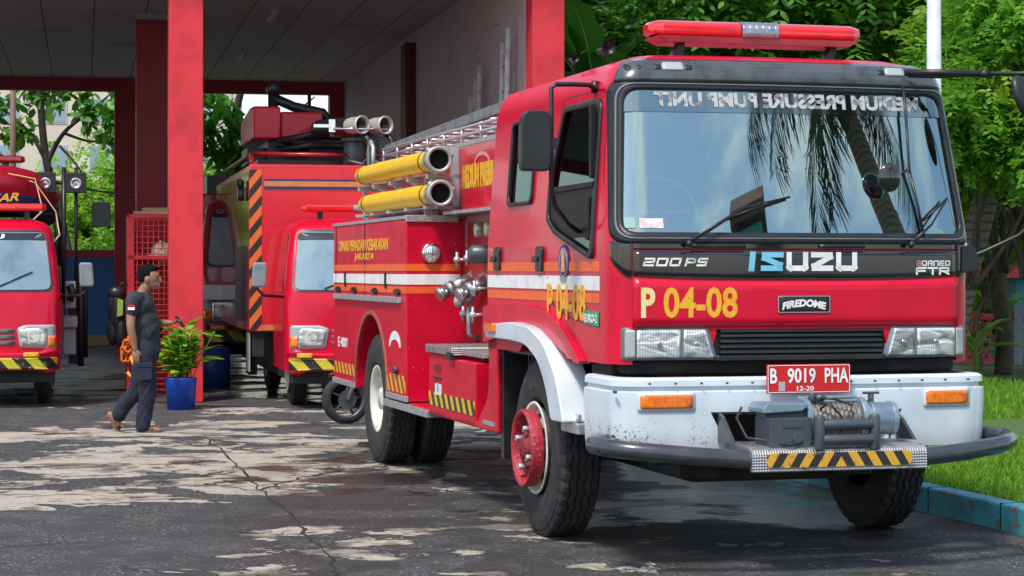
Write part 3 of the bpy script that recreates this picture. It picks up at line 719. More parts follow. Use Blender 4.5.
# ---- winch
wz = empty('winch', (0.01, 0, -.012), parent=fe)
g = MB(); g.cyl((.98, -.38, .83), (1.26, -.38, .83), .06, 24)
for k in range(11): x = 1.0+k*.0255; g.lathe([(-.013, .088), (0, .1), (.013, .088)], (x, -.38, .835), n=24)
g.build('cable_drum', mat('steel_cable', (.22, .21, .20), .5, metal=.6, c2=(.1, .09, .085), ns=50, bmp=.5, bs=120), wz)
g = MB()
for x in (.955, 1.285): g.cyl((x-.018, -.38, .84), (x+.018, -.38, .84), .118, 28)
g.cyl((1.30, -.38, .84), (1.47, -.38, .84), .088, 28); g.cyl((1.33, -.38, .84), (1.36, -.38, .84), .1, 28); g.cyl((1.455, -.38, .84), (1.485, -.38, .84), .094, 28)
for z in (.94, .955): g.tube([(.95, -.38+(z-.94)*4, z), (1.30, -.38+(z-.94)*4, z)], .009, 8)
g.build('motor', M['winch_blue'], wz, bevel=.004)
g = MB(); g.box((.695, -.545, .705), (.935, -.33, .862)); g.cyl((.85, -.556, .755), (.85, -.54, .755), .03, 12); g.box((.77, -.55, .81), (.88, -.545, .86)); g.build('control_box', M['gun'], wz, bevel=.012)
g = MB(); g.prism([(.675, .885), (.90, .895), (.935, .92), (.935, .935), (.70, .94), (.675, .91)], -.50, -.28, 'Y'); g.cyl((.72, -.36, .80), (.96, -.36, .83), .09, 20); g.build('cover_plate', M['winch_blue'], wz, bevel=.006)
g = MB()
for x in (.965, 1.285): g.box((x-.022, -.60, .70), (x+.022, -.54, .865)); g.cyl((x, -.575, .69), (x, -.575, .875), .03, 14)
for z in (.745, .825): g.cyl((.98, -.575, z), (1.27, -.575, z), .031, 18)
g.build('roller_fairlead', M['gun'], wz, bevel=.005)
g = MB(); g.cyl((1.345, -.40, .92), (1.345, -.40, .975), .016, 10); g.box((1.30, -.415, .975), (1.39, -.385, .988)); g.cyl((1.0, -.40, .94), (1.0, -.40, .985), .02, 10); g.ell((1.04, -.42, .96), (.03, .02, .022)); g.build('clutch_lever', M['gun'], wz, bevel=.003)
cp = [(1.02, -.46, .90), (1.05, -.5, .94), (1.09, -.5, .9), (1.13, -.5, .86), (1.12, -.52, .80), (1.10, -.53, .77), (1.16, -.5, .86), (1.2, -.48, .92), (1.10, -.47, .955), (1.03, -.44, .96)]
g = MB(); g.tube(cp, .007, 6); g.tube([(.95, -.5, .74), (.8, -.58, .72), (.70, -.5, .74), (.62, -.4, .75), (.60, -.3, .85), (.66, -.22, .90)], .008, 6); g.build('winch_cable', M['black'], wz)
# number plate
g = MB(); g.prism(rpoly([(.825, .955), (1.318, .955), (1.318, 1.113), (.825, 1.113)], .008, 3), -.262, -.25, 'Y'); g.box((.9, -.25, 1.0), (1.25, -.17, 1.03)); pl = g.build('number_plate', M['plate_red'], fe, bevel=.002); pl.location = (-.022, 0, .01)
g = MB(); lo_ = rpoly([(.829, .959), (1.314, .959), (1.314, 1.109), (.829, 1.109)], .008, 3); li_ = [(1.0715+(x-1.0715)*.985, 1.034+(z-1.034)*.955) for x, z in lo_]; g.ring(lo_, li_, lambda x, z: Vector((x, -.264, z)), k=1); g.build('plate_border', M['white'], pl)
def ps(x0, z0): return lambda u, v, d: Vector((x0+u, -.264-d, z0+v))
text('plate_text', 'B', M['white'], pl, ps(.843, 1.01), .04, .082, bold=.02); text('plate_text', '9019', M['white'], pl, ps(.945, 1.01), .165, .082, bold=.02); text('plate_text', 'PHA', M['white'], pl, ps(1.165, 1.01), .14, .082, bold=.02)
text('plate_text', '12-20', M['white'], pl, ps(1.0, .968), .10, .026, bold=.02)
g = MB(); g.box((.893, -.266, .967), (.93, -.262, 1.018)); g.build('plate_seal', M['lgrey'], pl)
# ---- roof: light bar, horns
lb = empty('light_bar', (0, 0, 0), parent=fe)
g = MB(); sec = rpoly([(.56, 3.0), (.56, 3.075), (.62, 3.10), (.76, 3.10), (.82, 3.075), (.82, 3.0)], .03, 4)
def loftx(g, xs, sec, scl):
    n = len(sec); vs = []
    cy = sum(p[0] for p in sec)/n; cz = sum(p[1] for p in sec)/n
    for x, s_ in zip(xs, scl): vs += [(x, cy+(y-cy)*s_, cz+(z-cz)*s_) for y, z in sec]
    g.add(vs, [(i*n+j, i*n+(j+1) % n, (i+1)*n+(j+1) % n, (i+1)*n+j) for i in range(len(xs)-1) for j in range(n)]+[tuple(range(n)), tuple((len(xs)-1)*n+j for j in range(n))], False)
LX0, LX1 = .43, 1.77
loftx(g, [LX0, LX0+.02, LX0+.07, .98], sec, [.35, .7, .97, 1]); loftx(g, [1.22, LX1-.07, LX1-.02, LX1], sec, [1, .97, .7, .35]); g.build('lens', M['lens_red'], lb, bevel=.004)
g = MB(); loftx(g, [.985, 1.215], sec, [1.04, 1.04])
for k in range(6): x = 1.0+k*.04; loftx(g, [x-.006, x+.006], sec, [1.09, 1.09])
g.build('speaker_grille', M['steel'], lb)
g = MB(); g.prism(rpoly([(LX0+.1, 2.965), (LX1-.1, 2.965), (LX1-.03, 3.004), (LX0+.03, 3.004)], .01, 2), .57, .81, 'Y'); g.build('light_bar_base', M['red_dark'], lb, bevel=.01)
for x in (.62, 1.58):
    g = MB(); g.prism([(x-.05, 2.87), (x+.02, 2.87), (x+.04, 2.965), (x-.0, 2.965)], .64, .72, 'Y'); g.build('light_bar_bracket', M['black'], lb, bevel=.004)
for (x, y, z, s_) in ((.20, .75, 2.93, .8), (.13, 1.15, 2.91, .5)):
    g = MB(); g.lathe([(-.10*s_, .052*s_), (-.09*s_, .045*s_), (-.03*s_, .022*s_), (.08*s_, .018*s_), (.14*s_, .02*s_)], (x, y, z), 'Y', 20); g.tube([(x, y, z), (x, y, z-.06)], .012, 6)
    g.lathe([(-.088*s_, .043*s_), (-.05*s_, .001)], (x, y, z), 'Y', 20); g.build('air_horn', M['black'], fe)
# ---- mirrors
mi = empty('mirror', (0, 0, 0), parent=fe)
g = MB(); g.tube([(.08, .50, 2.66), (.0, .42, 2.69), (-.10, .36, 2.685), (-.22, .33, 2.68), (-.25, .33, 2.66), (-.25, .33, 2.1), (-.22, .36, 2.0), (-.10, .50, 1.90), (-.01, .58, 1.86)], .014, 10); g.cyl((.06, .5, 2.65), (.06, .5, 2.72), .022, 10); g.box((-.29, .31, 2.32), (-.22, .37, 2.38)); g.build('mirror_arm', M['black'], mi)
g = MB(); g.prism(rpoly([(-.43, 2.19), (-.275, 2.19), (-.262, 2.24), (-.262, 2.47), (-.28, 2.53), (-.41, 2.53), (-.435, 2.47), (-.437, 2.24)], .03, 4), .28, .36, 'Y'); g.build('mirror_housing', M['black'], mi, bevel=.02, segs=3)
mi = empty('mirror', (0, 0, 0), parent=fe)
g = MB(); g.tube([(1.80, .10, 2.775), (1.95, .0, 2.77), (2.2, -.1, 2.76)], .020, 10); g.tube([(1.85, .16, 2.765), (2.0, .06, 2.755), (2.2, -.1, 2.76)], .013, 8); g.tube([(2.2, -.1, 2.76), (2.75, -.25, 2.765), (2.85, -.25, 2.72), (2.87, -.22, 2.4), (2.75, -.1, 2.1), (2.5, .05, 1.84), (2.30, .12, 1.74), (2.18, .15, 1.70)], .013, 8)
g.cyl((2.18, -.09, 2.76), (2.22, -.11, 2.76), .024, 10); g.build('mirror_arm', M['black'], mi)
g = MB(); mt = Matrix.Translation((2.545, -.18, 2.62)) @ Matrix.Rotation(R(20), 4, 'Y') @ Matrix.Rotation(R(40), 4, 'Z'); g.ell((2.42, -.18, 2.61), (.10, .045, .155), m=Matrix.Rotation(R(-28), 3, 'Y') @ Matrix.Rotation(R(35), 3, 'Z')); g.build('mirror_housing', M['black'], mi)
g = MB(); g.prism(rpoly([(2.11, 1.62), (2.21, 1.64), (2.225, 1.70), (2.19, 1.78), (2.12, 1.78)], .02, 3), .0, .16, 'Y'); g.build('arm_mount', M['black'], mi, bevel=.015)
mi = empty('mirror', (0, 0, 0), parent=fe)
g = MB(); g.ell((1.635, -.045, 2.165), (.073, .03, .085)); g.build('mirror_housing', M['gloss_black'], mi)
g = MB(); g.tube([(1.70, -.03, 2.18), (1.77, .01, 2.21), (1.80, .04, 2.21), (1.81, .10, 2.5), (1.81, .14, 2.70)], .009, 8); g.tube([(1.80, .04, 2.21), (1.84, .01, 2.0), (1.86, -.02, 1.83)], .009, 8); g.build('mirror_arm', M['black'], mi)
# ---- running wheels
make_wheel(fe, (-.01, 1.50, .545)); e = make_wheel(fe, (2.36, 1.42, .545), flip=True)
make_wheel(fe, (.03, 6.60, .545), front=False, dual=True); make_wheel(fe, (2.17, 6.60, .545), flip=True, front=False, dual=True)
# red hub guard of the near front wheel
g = MB().use(M['hub_red']); c_ = (.045, 1.50, .545)
g.lathe([(-.05, .20), (-.11, .205), (-.140, .215), (-.145, .232), (-.132, .24), (-.068, .237), (-.058, .225), (-.05, .20)], c_, n=48); g.cyl((-.06, 1.5, .545), (.03, 1.5, .545), .11, 28)
g.lathe([(-.137, .213), (-.132, .205), (-.090, .198)], c_, n=36); g.use(mat('hub_recess_shade', (.22, .012, .02), .7, c2=(.07, .01, .01), ns=24, bmp=.5)).lathe([(-.090, .199), (-.085, .10), (-.11, .085), (-.14, .06), (-.145, 0)], c_, n=36);  # shade inside the dish put into a darker red
for k in range(8):
    th = 2*math.pi*k/8; g.use(M['dark_void']).cyl((-.053, 1.5+.160*math.cos(th), .545+.160*math.sin(th)), (-.055+.0, 1.5+.160*math.cos(th), .545+.160*math.sin(th)), .028, 12)
    if k % 2: continue
    g.use(M['alu']).cyl((-.10, 1.5+.13*math.cos(th+.4), .545+.13*math.sin(th+.4)), (-.055+.0, 1.5+.13*math.cos(th+.4), .545+.13*math.sin(th+.4)), .022, 6)
g.build('hub_guard', None, fe, bevel=.003)
g = MB(); 
g.add([(.10, 2.02, 1.1), (.5, 2.02, 1.1), (.5, 2.08, .32), (.10, 2.08, .32)], [(0, 1, 2, 3)]); g.build('mud_flap', M['black'], fe, solid=.012)
# ---- cab-rear panel and tool box
g = MB(); g.prism(rpoly([(2.44, .56), (2.95, .56), (2.95, .62), (2.66, .80), (2.66, 1.34), (2.44, 1.34)], [.02, .02, .02, .12, .02, .02], 5), .0, .03); g.build('side_panel', M['red_worn'], fe, bevel=.012)
g = MB(); g.box((.031, 2.38, .40), (.55, 2.45, 1.34)); g.build('arch_back_wall', M['black'], fe)
g = MB(); g.box((-.003, 2.50, .60), (.03, 2.8, .63)); g.build('step_edge', M['alu'], fe)
tbx = MB(); tbx.box((.0, 3.65, .56), (.5, 4.42, 1.02)); tb_ = tbx.build('tool_box', M['red_worn'], fe, bevel=.01)
g = MB(); g.box((-.02, 3.62, 1.025), (.52, 4.46, 1.085)); g.box((.05, 3.0, 1.03), (.5, 3.6, 1.07)); g.build('tool_box_lid', M['chequer'], tb_, bevel=.008)
g = MB(); g.box((.0, 3.02, .56), (.5, 3.62, 1.0)); g.box((.0, 2.98, .56), (.45, 5.1, .60)); g.build('side_box', M['red_worn'], tb_, bevel=.01)
M['haz_side'] = stripes('hazard_side', (.03, .015, .01), (.80, .48, .02), (0, -1, .8), .17, worn=(.2, .1, .03))
g = MB(); g.box((-.004, 3.03, .635), (.0, 4.41, .735)); g.build('hazard_strip', M['haz_side'], tb_)
MB().box((-.006, 4.02, .89), (.0, 4.22, .945)).build('handle_recess', M['red_dark'], tb_, bevel=.003); MB().box((-.012, 4.0, .84), (-.0, 4.24, .852)).build('handle', M['black'], tb_, bevel=.003); MB().box((-.03, 3.62, 1.0), (-.0, 3.75, 1.05)).build('latch', M['black'], tb_, bevel=.003)
g = MB().use(M['white']).box((-.005, 4.02, .72), (-.0, 4.20, .80)); g.use(M['cyan']).prism(circ(4.11, .775, .035, 16), -.007, -.005); g.build('decal', None, tb_)
# ---- locker bodies
def lockbody(x0, x1):
    g = MB(); g.box((x0, 5.22, .60), (x1, 8.32, 2.045)); o = g.build('locker', M['red_worn'], fe)
    c = MB().prism(circ(6.60, .60, .665, 48), x0-.2, x1+.2, 'X'); cut(o, [c])
    o.modifiers.new('b', 'BEVEL'); o.modifiers[-1].width = .012; o.modifiers[-1].segments = 2; o.modifiers[-1].limit_method = 'ANGLE'
    return o
lk = lockbody(.0, .55); lk2 = lockbody(1.65, 2.2)
pr0 = [(6.60+.665*math.cos(R(t)), .60+.665*math.sin(R(t))) for t in range(0, 181, 6)]; pr1 = [(6.60+.70*math.cos(R(t)), .60+.70*math.sin(R(t))) for t in range(0, 181, 6)]
g = MB(); n_ = len(pr0); g.add([(-.008, y, z) for y, z in pr0]+[(-.008, y, z) for y, z in pr1], [(i, i+1, n_+i+1, n_+i) for i in range(n_-1)]); g.build('arch_trim', mat('rusty_trim', (.35, .10, .05), .6, c2=(.18, .07, .04), ns=20), lk, solid=.012)
g = MB(); g.box((-.006, 5.24, 2.04), (.55, 8.34, 2.07)); g.box((.0, 5.2, 2.02), (.42, 5.24, 2.072)); g.build('locker_top_trim', M['alu'], lk, bevel=.004)
g = MB(); g.box((-.03, 5.36, 1.375), (.0, 8.2, 1.425)); g.build('door_ledge', M['alu'], lk, bevel=.006)
stripe(5.225, 8.31, 1.632, 1.688, -.001, par=lk); stripe(5.225, 8.31, 1.525, 1.606, -.001, m='white', par=lk); stripe(5.225, 8.31, 1.455, 1.508, -.001, par=lk)
for z0, z1, mm in ((1.632, 1.688, 'orange'), (1.525, 1.606, 'white'), (1.455, 1.508, 'orange')):
    MB().box((-.003, 5.2175, z0), (.44, 5.2205, z1)).build('reflective_stripe', M[mm], lk)
g = MB(); g.box((-.0055, 6.845, 1.42), (.0, 6.858, 2.035)); g.box((-.0055, 8.18, 1.42), (.0, 8.19, 2.035)); g.build('seam', M['black'], lk)
for y in (5.95, 7.7):
    g = MB(); g.box((-.02, y-.012, 1.50), (.0, y+.012, 1.62)); g.box((-.015, y-.03, 1.49), (.0, y+.03, 1.51)); g.build('door_handle', M['black'], lk)
for y in (5.5, 6.4, 7.3, 8.05):
    g = MB(); g.box((-.02, y-.12, 1.46), (.0, y+.12, 1.475)).box((-.02, y-.06, 1.44), (.0, y+.06, 1.49)); g.build('latch', M['black'], lk)
text('locker_lettering', 'DINAS PEMADAM KEBAKARAN', M['yellow'], lk, left_surf(8.02, 1.805), 2.15, .10, bold=.04); text('locker_lettering', 'JAKARTA', M['yellow'], lk, left_surf(7.30, 1.71), .85, .075, bold=.04)
text('locker_number', 'E 4001', M['white'], lk, left_surf(8.08, .94), .44, .09, bold=.03)
g = MB(); lo_ = [(5.62+.22*math.cos(R(t)), 1.02+.13*math.sin(R(t))) for t in range(0, 181, 12)]; li_ = [(5.62+.17*math.cos(R(t)), 1.02+.06*math.sin(R(t))) for t in range(0, 181, 12)]
n_ = len(lo_); g.add([(-.004, y, z) for y, z in lo_]+[(-.004, y, z) for y, z in li_], [(i, i+1, n_+i+1, n_+i) for i in range(n_-1)]); g.build('arc_decal', M['white'], lk, solid=.002)
M['haz_lock'] = stripes('hazard_locker', (.45, .01, .02), (.78, .45, .02), (0, -1, .9), .16, worn=(.3, .1, .03))
for q_ in (((-.004, 7.28, .70), (.0, 8.30, .80)), ((-.004, 5.24, .66), (.0, 5.93, .80))): MB().box(*q_).build('hazard_strip', M['haz_lock'], lk)
for q_ in (((-.012, 7.27, .60), (.02, 8.33, .65)), ((-.012, 5.21, .60), (.02, 5.94, .645)), ((-.02, 4.42, .53), (.5, 6.0, .585))): MB().box(*q_).build('sill_trim', M['alu'], lk, bevel=.004)
g = MB(); g.cyl((-.0, 5.55, .84), (-.03, 5.55, .84), .03, 12); g.box((-.03, 5.45, .835), (-.012, 5.62, .85)); g.build('latch', M['gun'], lk)
# round lamp on the front face of the locker
g = MB().use(M['chrome']).lathe([(0, .078), (-.03, .078), (-.04, .07), (-.04, .06)], (.20, 5.22, 1.775), 'Y', 28); g.use(M['lens_clear']).lathe([(-.036, .062), (-.05, .03), (-.052, 0)], (.20, 5.22, 1.775), 'Y', 28)
g.use(M['chrome']).box((.198, 5.165, 1.72), (.203, 5.175, 1.83)); g.build('work_lamp', None, lk)
# upper body core with pump bay
g = MB(); g.box((.42, 3.3, 2.10), (1.78, 8.3, 2.63)); g.box((.50, 2.75, .9), (1.25, 5.2, 2.10)); g.box((.5, 5.2, .7), (1.7, 8.3, 2.1)); g.box((.42, 2.75, 2.1), (1.78, 3.3, 2.45)); ub = g.build('upper_body', M['red'], fe, bevel=.015)
text('body_lettering', 'MEDIUM PRESSURE PUMP', M['yellow'], ub, left_surf(5.05, 2.27, .42), 1.55, .19, bold=.07)
g = MB()
lo_ = [(4.45+.24*math.cos(R(t)), 2.44+.10*math.sin(R(t))) for t in range(0, 181, 12)]; li_ = [(4.45+.21*math.cos(R(t)), 2.44+.07*math.sin(R(t))) for t in range(0, 181, 12)]
n_ = len(lo_); g.add([(.416, y, z) for y, z in lo_]+[(.416, y, z) for y, z in li_], [(i, i+1, n_+i+1, n_+i) for i in range(n_-1)]); g.build('arc_decal', mat('pink_decal', (.75, .25, .3), .4), ub, solid=.002)
pb = empty('pump_bay', (0, 0, 0), parent=fe)
g = MB(); g.box((.455, 2.76, .60), (.48, 5.2, 2.10)); g.build('pump_panel', M['red_dark'], pb)
g = MB(); g.box((.30, 2.8, 2.075), (.50, 5.22, 2.10)); g.build('canopy', M['alu'], pb)
g = MB(); g.box((.2, 2.8, 1.00), (.9, 5.2, 1.03)); g.box((.3, 4.5, 1.03), (.8, 5.1, 1.07)); g.build('deck', M['black'], pb)
for (y, z) in ((4.66, 1.95), (4.36, 1.95)):
    g = MB().use(M['alu']).lathe([(0, .06), (-.03, .06), (-.04, .05)], (.455, y, z), n=24); g.use(M['cream']).lathe([(-.034, .052), (-.036, 0)], (.455, y, z), n=24); g.build('gauge', None, pb)
g = MB(); g.lathe([(0, .07), (-.12, .07), (-.15, .04), (-.15, 0)], (.455, 4.42, 1.76), n=20); g.build('filter_bowl', M['gun'], pb)
for (y, x) in ((4.95, .31), (4.56, .37)):
    g = MB(); g.tube([(.46, y, 1.64), (x+.2, y, 1.61), (x+.12, y-.0, 1.56)], .045, 16); g.tube([(x+.14, y, 1.57), (x-.02, y-.02, 1.49)], [.05, .05], 16)
    g.tube([(x+.01, y-.02, 1.505), (x-.04, y-.02, 1.48)], .062, 18); g.tube([(x-.05, y-.02, 1.475), (x-.12, y-.03, 1.44)], .052, 18); g.tube([(x-.09, y-.03, 1.455), (x-.11, y-.03, 1.445)], .062, 18)
    for k in (-1, 1): g.ell((x-.06, y+k*.065, 1.47), (.02, .02, .02), 8, 6)
    g.build('pump_outlet', M['steel'], pb)
for (y, z) in ((5.0, 1.72), (4.68, 1.73), (4.5, 1.3), (4.8, 1.3), (4.45, 1.5)):
    g = MB(); g.tube([(.46, y, z), (.36, y, z)], .012, 8); g.tube([(.36, y-.07, z), (.36, y+.07, z)], .012, 8); g.tube([(.36, y, z-.06), (.36, y, z+.06)], .012, 8); g.ell((.36, y, z), (.03, .03, .03), 10, 8); g.build('valve', M['alu'], pb)
g = MB(); g.tube([(.38, 4.7, 1.45), (.38, 4.7, 1.15), (.46, 4.7, 1.1)], .02, 8); g.ell((.36, 4.65, 1.46), (.06, .08, .08)); g.ell((.30, 4.7, 1.40), (.04, .05, .05)); g.build('drain_pipe', M['alu'], pb)
text('panel_lettering', 'DARURAT', M['lgrey'], pb, lambda u, v, d: Vector((.452-d, 5.08-v*.8, 2.02-u)), .30, .06, bold=.02)
# hose brackets on the side
g = MB()
for y in (5.2, 5.9, 6.6, 7.3, 7.95): g.box((.16, y-.03, 2.36), (.42, y+.03, 2.40)); g.box((.14, y-.03, 2.12), (.42, y+.03, 2.145)); g.box((.36, y-.03, 2.07), (.42, y+.03, 2.6))
g.box((.20, 5.1, 2.395), (.24, 8.1, 2.405)); g.box((.20, 5.1, 2.13), (.24, 8.1, 2.14)); g.box((.24, 8.10, 2.07), (.28, 8.14, 2.6)); g.box((.24, 5.6, 2.07), (.28, 5.63, 2.4))
g.build('hose_bracket', M['lgrey'], fe, bevel=.003)
# roof rail
g = MB()
for x in (.45, 1.75):
    for z in (2.70, 2.76): g.tube([(x, 3.35, z), (x, 8.25, z)], .013, 8)
    for k in range(9): y = 3.4+k*.6; g.tube([(x, y, 2.63), (x, y, 2.76)], .013, 8)
for k in range(9): g.tube([(.45, 3.5+k*.58, 2.70), (1.75, 3.5+k*.58, 2.70)], .012, 8)
g.tube([(.36, 8.25, 2.5), (.36, 8.25, 2.78), (.36, 8.35, 2.84), (.36, 8.45, 2.78), (.36, 8.45, 2.4)], .02, 8); g.box((.415, 3.3, 2.61), (.44, 8.3, 2.645)); g.build('roof_rail', M['alu'], fe)
T = lambda p: fe.matrix_basis @ Vector(p)
fe.rotation_mode = 'XYZ'; bpy.context.view_layer.update()
FEM = Matrix.Translation(fe.location) @ Matrix.Rotation(math.atan2(.265, .964), 4, 'Z'); FRZ = math.atan2(.265, .964)
# suction pipes and ladder rest on the truck: things of their own
for z, y0, y1, lab in ((2.50, 4.95, 8.02, 'upper of the two yellow suction pipes racked along the side of the big fire engine'), (2.235, 4.90, 7.85, 'lower of the two yellow suction pipes racked along the side of the big fire engine')):
    e = empty('suction_pipe', FEM @ Vector((.20, y0, z)), FRZ, lab, 'pipe', 'yellow suction pipes')
    L = y1-y0; g = MB(); g.lathe([(.06, .078), (.2, .082), (.9, .086), (1.5, .082), (2.2, .085), (L-.12, .08), (L-.04, .07), (L, .04)], (0, 0, 0), 'Y', 28); g.build('pipe_body', M['yellow_hose'], e)
    g = MB(); g.lathe([(.16, .088), (.14, .098), (.03, .1), (.0, .105), (-.03, .105), (-.035, .095), (-.03, .078), (.10, .074), (.10, 0)], (0, 0, 0), 'Y', 32)
    for th in (.3, 2.4, 4.5): g.ell((.105*math.cos(th), .0, .105*math.sin(th)), (.022, .02, .022), 10, 8)
    cpl = g.build('coupling', mat('grey_coupling', (.42, .43, .40), .42, metal=.4, c2=(.3, .3, .27)), e)
    g = MB(); g.lathe([(-.02, .076), (.095, .072), (.095, 0)], (0, 0, 0), 'Y', 28); g.build('bore', M['dark_void'], cpl)
    g = MB()
    for y in (.35, L-.25): g.lathe([(y-.006, .09), (y+.006, .09)], (0, 0, 0), 'Y', 24)
    g.build('strap', M['black'], e, solid=.004)
e = empty('ladder', FEM @ Vector((.55, 3.6, 2.86)), FRZ, 'long dark aluminium ladder lying on the roof rack of the big fire engine', 'ladder')
g = MB()
for x in (-.02, .40):
    g.box((x-.02, -.2, -.03), (x+.02, 4.85, .055), Matrix.Rotation(R(-1.2), 4, 'X'))
g.build('rail', mat('scuffed_rail', (.22, .24, .26), .5, metal=.4, c2=(.12, .13, .14), ns=14, chips=((.6, .6, .6), 24, .66)), e, bevel=.008)
for k in range(14): g = MB(); g.tube([(-.0, .1+k*.34, .0-.0072*k), (.38, .1+k*.34, -.0072*k)], .014, 8); g.build('rung', M['alu'], e)
# ============================================================= GROUND, KERB, LAWN
def ground_mat():
    m, nt, b = nmat('yard_surface')
    tc = nt.nodes.new('ShaderNodeTexCoord'); co = tc.outputs['Object']
    sp = nt.nodes.new('ShaderNodeSeparateXYZ'); nt.links.new(co, sp.inputs[0]); X, Y = sp.outputs[0], sp.outputs[1]
    big = noise(nt, .55, 6, .62, co, dist=.4, sc=(.85, 1., 1)); mid = noise(nt, 1.7, 7, .68, co, dist=.6, sc=(.85, 1.1, 1)); fine = noise(nt, 60, 4, .7, co); grit = noise(nt, 260, 2, .6, co)
    # worn pale concrete showing through: more of it in a belt across the yard
    belt = mth(nt, 'MULTIPLY', ramp(nt, Y, 14.0, 15.6), mth(nt, 'SUBTRACT', 1, ramp(nt, Y, 20.5, 23.5)))
    belt = mth(nt, 'MULTIPLY', belt, mth(nt, 'SUBTRACT', 1, mth(nt, 'MULTIPLY', ramp(nt, X, -1.5, 1.5), .45)))
    v = mth(nt, 'ADD', mth(nt, 'ADD', mth(nt, 'MULTIPLY', big, .6), mth(nt, 'MULTIPLY', mid, .5)), mth(nt, 'MULTIPLY', belt, .074))
    pale = ramp(nt, v, .608, .619)
    edge = mth(nt, 'MULTIPLY', ramp(nt, v, .585, .608), mth(nt, 'SUBTRACT', 1, pale))
    asp = mix(nt, fine, (.027, .027, .027), (.066, .066, .065)); asp = mix(nt, ramp(nt, noise(nt, 60, 2, .6, co), .53, .62), asp, (.20, .195, .185)); asp = mix(nt, ramp(nt, noise(nt, 22, 4, .75, co), .52, .60), asp, (.016, .016, .017)); asp = mix(nt, ramp(nt, noise(nt, 34, 2, .5, co), .60, .66), asp, (.32, .31, .29))
    asp = mix(nt, mth(nt, 'MULTIPLY', ramp(nt, noise(nt, .8, 5, .65, co), .45, .65), .5), asp, (.095, .093, .088))
    vo = nt.nodes.new('ShaderNodeTexVoronoi'); vo.feature = 'DISTANCE_TO_EDGE'; vo.inputs['Scale'].default_value = 1.6
    wp = nt.nodes.new('ShaderNodeMix'); wp.data_type = 'VECTOR'; wp.inputs[0].default_value = .22; nt.links.new(co, wp.inputs[4]); nz = nt.nodes.new('ShaderNodeTexNoise'); nz.inputs['Scale'].default_value = 3; nz.inputs['Detail'].default_value = 6; nt.links.new(co, nz.inputs['Vector']); nt.links.new(nz.outputs[1], wp.inputs[5]); nt.links.new(wp.outputs[1], vo.inputs['Vector'])
    crk = mth(nt, 'MULTIPLY', mth(nt, 'SUBTRACT', 1, ramp(nt, vo.outputs[0], .0, .022)), ramp(nt, noise(nt, .7, 3, .6, co), .48, .6))
    asp = mix(nt, ramp(nt, noise(nt, 3.1, 5, .6, co), .42, .62), asp, mix(nt, fine, (.03, .032, .037), (.07, .073, .08)))
    con = mix(nt, noise(nt, 5, 6, .65, co), (.62, .56, .46), (.36, .32, .26)); con = mix(nt, ramp(nt, noise(nt, 22, 6, .75, co), .55, .66), con, (.13, .115, .10)); con = mix(nt, mth(nt, 'MULTIPLY', ramp(nt, noise(nt, 2.2, 7, .72, co, dist=1, sc=(.7, 1.2, 1)), .52, .58), .8), con, (.11, .098, .085)); con = mix(nt, ramp(nt, noise(nt, 80, 3, .7, co), .60, .68), con, (.08, .07, .06))
    o = mix(nt, pale, asp, con); o = mix(nt, mth(nt, 'MULTIPLY', edge, .75), o, (.022, .018, .014)); o = mix(nt, mth(nt, 'MULTIPLY', crk, .85), o, (.012, .010, .008))
    # oily brown stains near the truck
    st = mth(nt, 'MULTIPLY', ramp(nt, noise(nt, .9, 6, .6, co, dist=.8), .47, .56), mth(nt, 'MULTIPLY', ramp(nt, X, -2.6, -1.2), mth(nt, 'SUBTRACT', 1, ramp(nt, Y, 18.5, 20))))
    o = mix(nt, mth(nt, 'MULTIPLY', st, .68), o, (.028, .021, .015))
    dd = mth(nt, 'ADD', mth(nt, 'POWER', mth(nt, 'DIVIDE', mth(nt, 'ADD', X, .9), 1.9), 2), mth(nt, 'POWER', mth(nt, 'DIVIDE', mth(nt, 'SUBTRACT', Y, 17.0), 1.5), 2))
    oil = ramp(nt, mth(nt, 'ADD', mth(nt, 'SUBTRACT', noise(nt, 1.6, 6, .65, co, dist=.7), mth(nt, 'MULTIPLY', dd, .10)), 0), .44, .49)
    o = mix(nt, mth(nt, 'MULTIPLY', oil, .85), o, (.022, .014, .010))
    # standing water: wide film under the truck and inside the hall
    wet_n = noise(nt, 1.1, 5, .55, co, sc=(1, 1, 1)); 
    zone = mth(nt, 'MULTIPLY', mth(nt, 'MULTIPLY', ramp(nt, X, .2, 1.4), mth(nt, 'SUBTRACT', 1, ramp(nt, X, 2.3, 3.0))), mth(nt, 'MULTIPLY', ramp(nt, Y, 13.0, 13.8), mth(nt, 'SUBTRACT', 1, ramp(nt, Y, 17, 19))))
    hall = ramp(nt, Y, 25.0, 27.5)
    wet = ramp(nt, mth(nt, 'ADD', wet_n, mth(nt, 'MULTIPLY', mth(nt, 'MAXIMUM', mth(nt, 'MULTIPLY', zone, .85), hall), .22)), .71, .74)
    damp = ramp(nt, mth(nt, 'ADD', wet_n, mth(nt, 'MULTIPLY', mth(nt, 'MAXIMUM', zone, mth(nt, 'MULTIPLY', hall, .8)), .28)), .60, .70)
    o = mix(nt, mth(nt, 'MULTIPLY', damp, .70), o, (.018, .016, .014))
    nt.links.new(o, b.inputs['Base Color'])
    r = mth(nt, 'SUBTRACT', .85, mth(nt, 'MULTIPLY', mth(nt, 'MAXIMUM', damp, oil), .60)); r = mth(nt, 'MULTIPLY', r, mth(nt, 'SUBTRACT', 1, mth(nt, 'MULTIPLY', wet, .9)))
    nt.links.new(r, b.inputs['Roughness'])
    h = mth(nt, 'ADD', mth(nt, 'MULTIPLY', noise(nt, 18, 5, .7, co), 2.4), mth(nt, 'ADD', mth(nt, 'MULTIPLY', fine, .8), mth(nt, 'MULTIPLY', pale, -.9)))
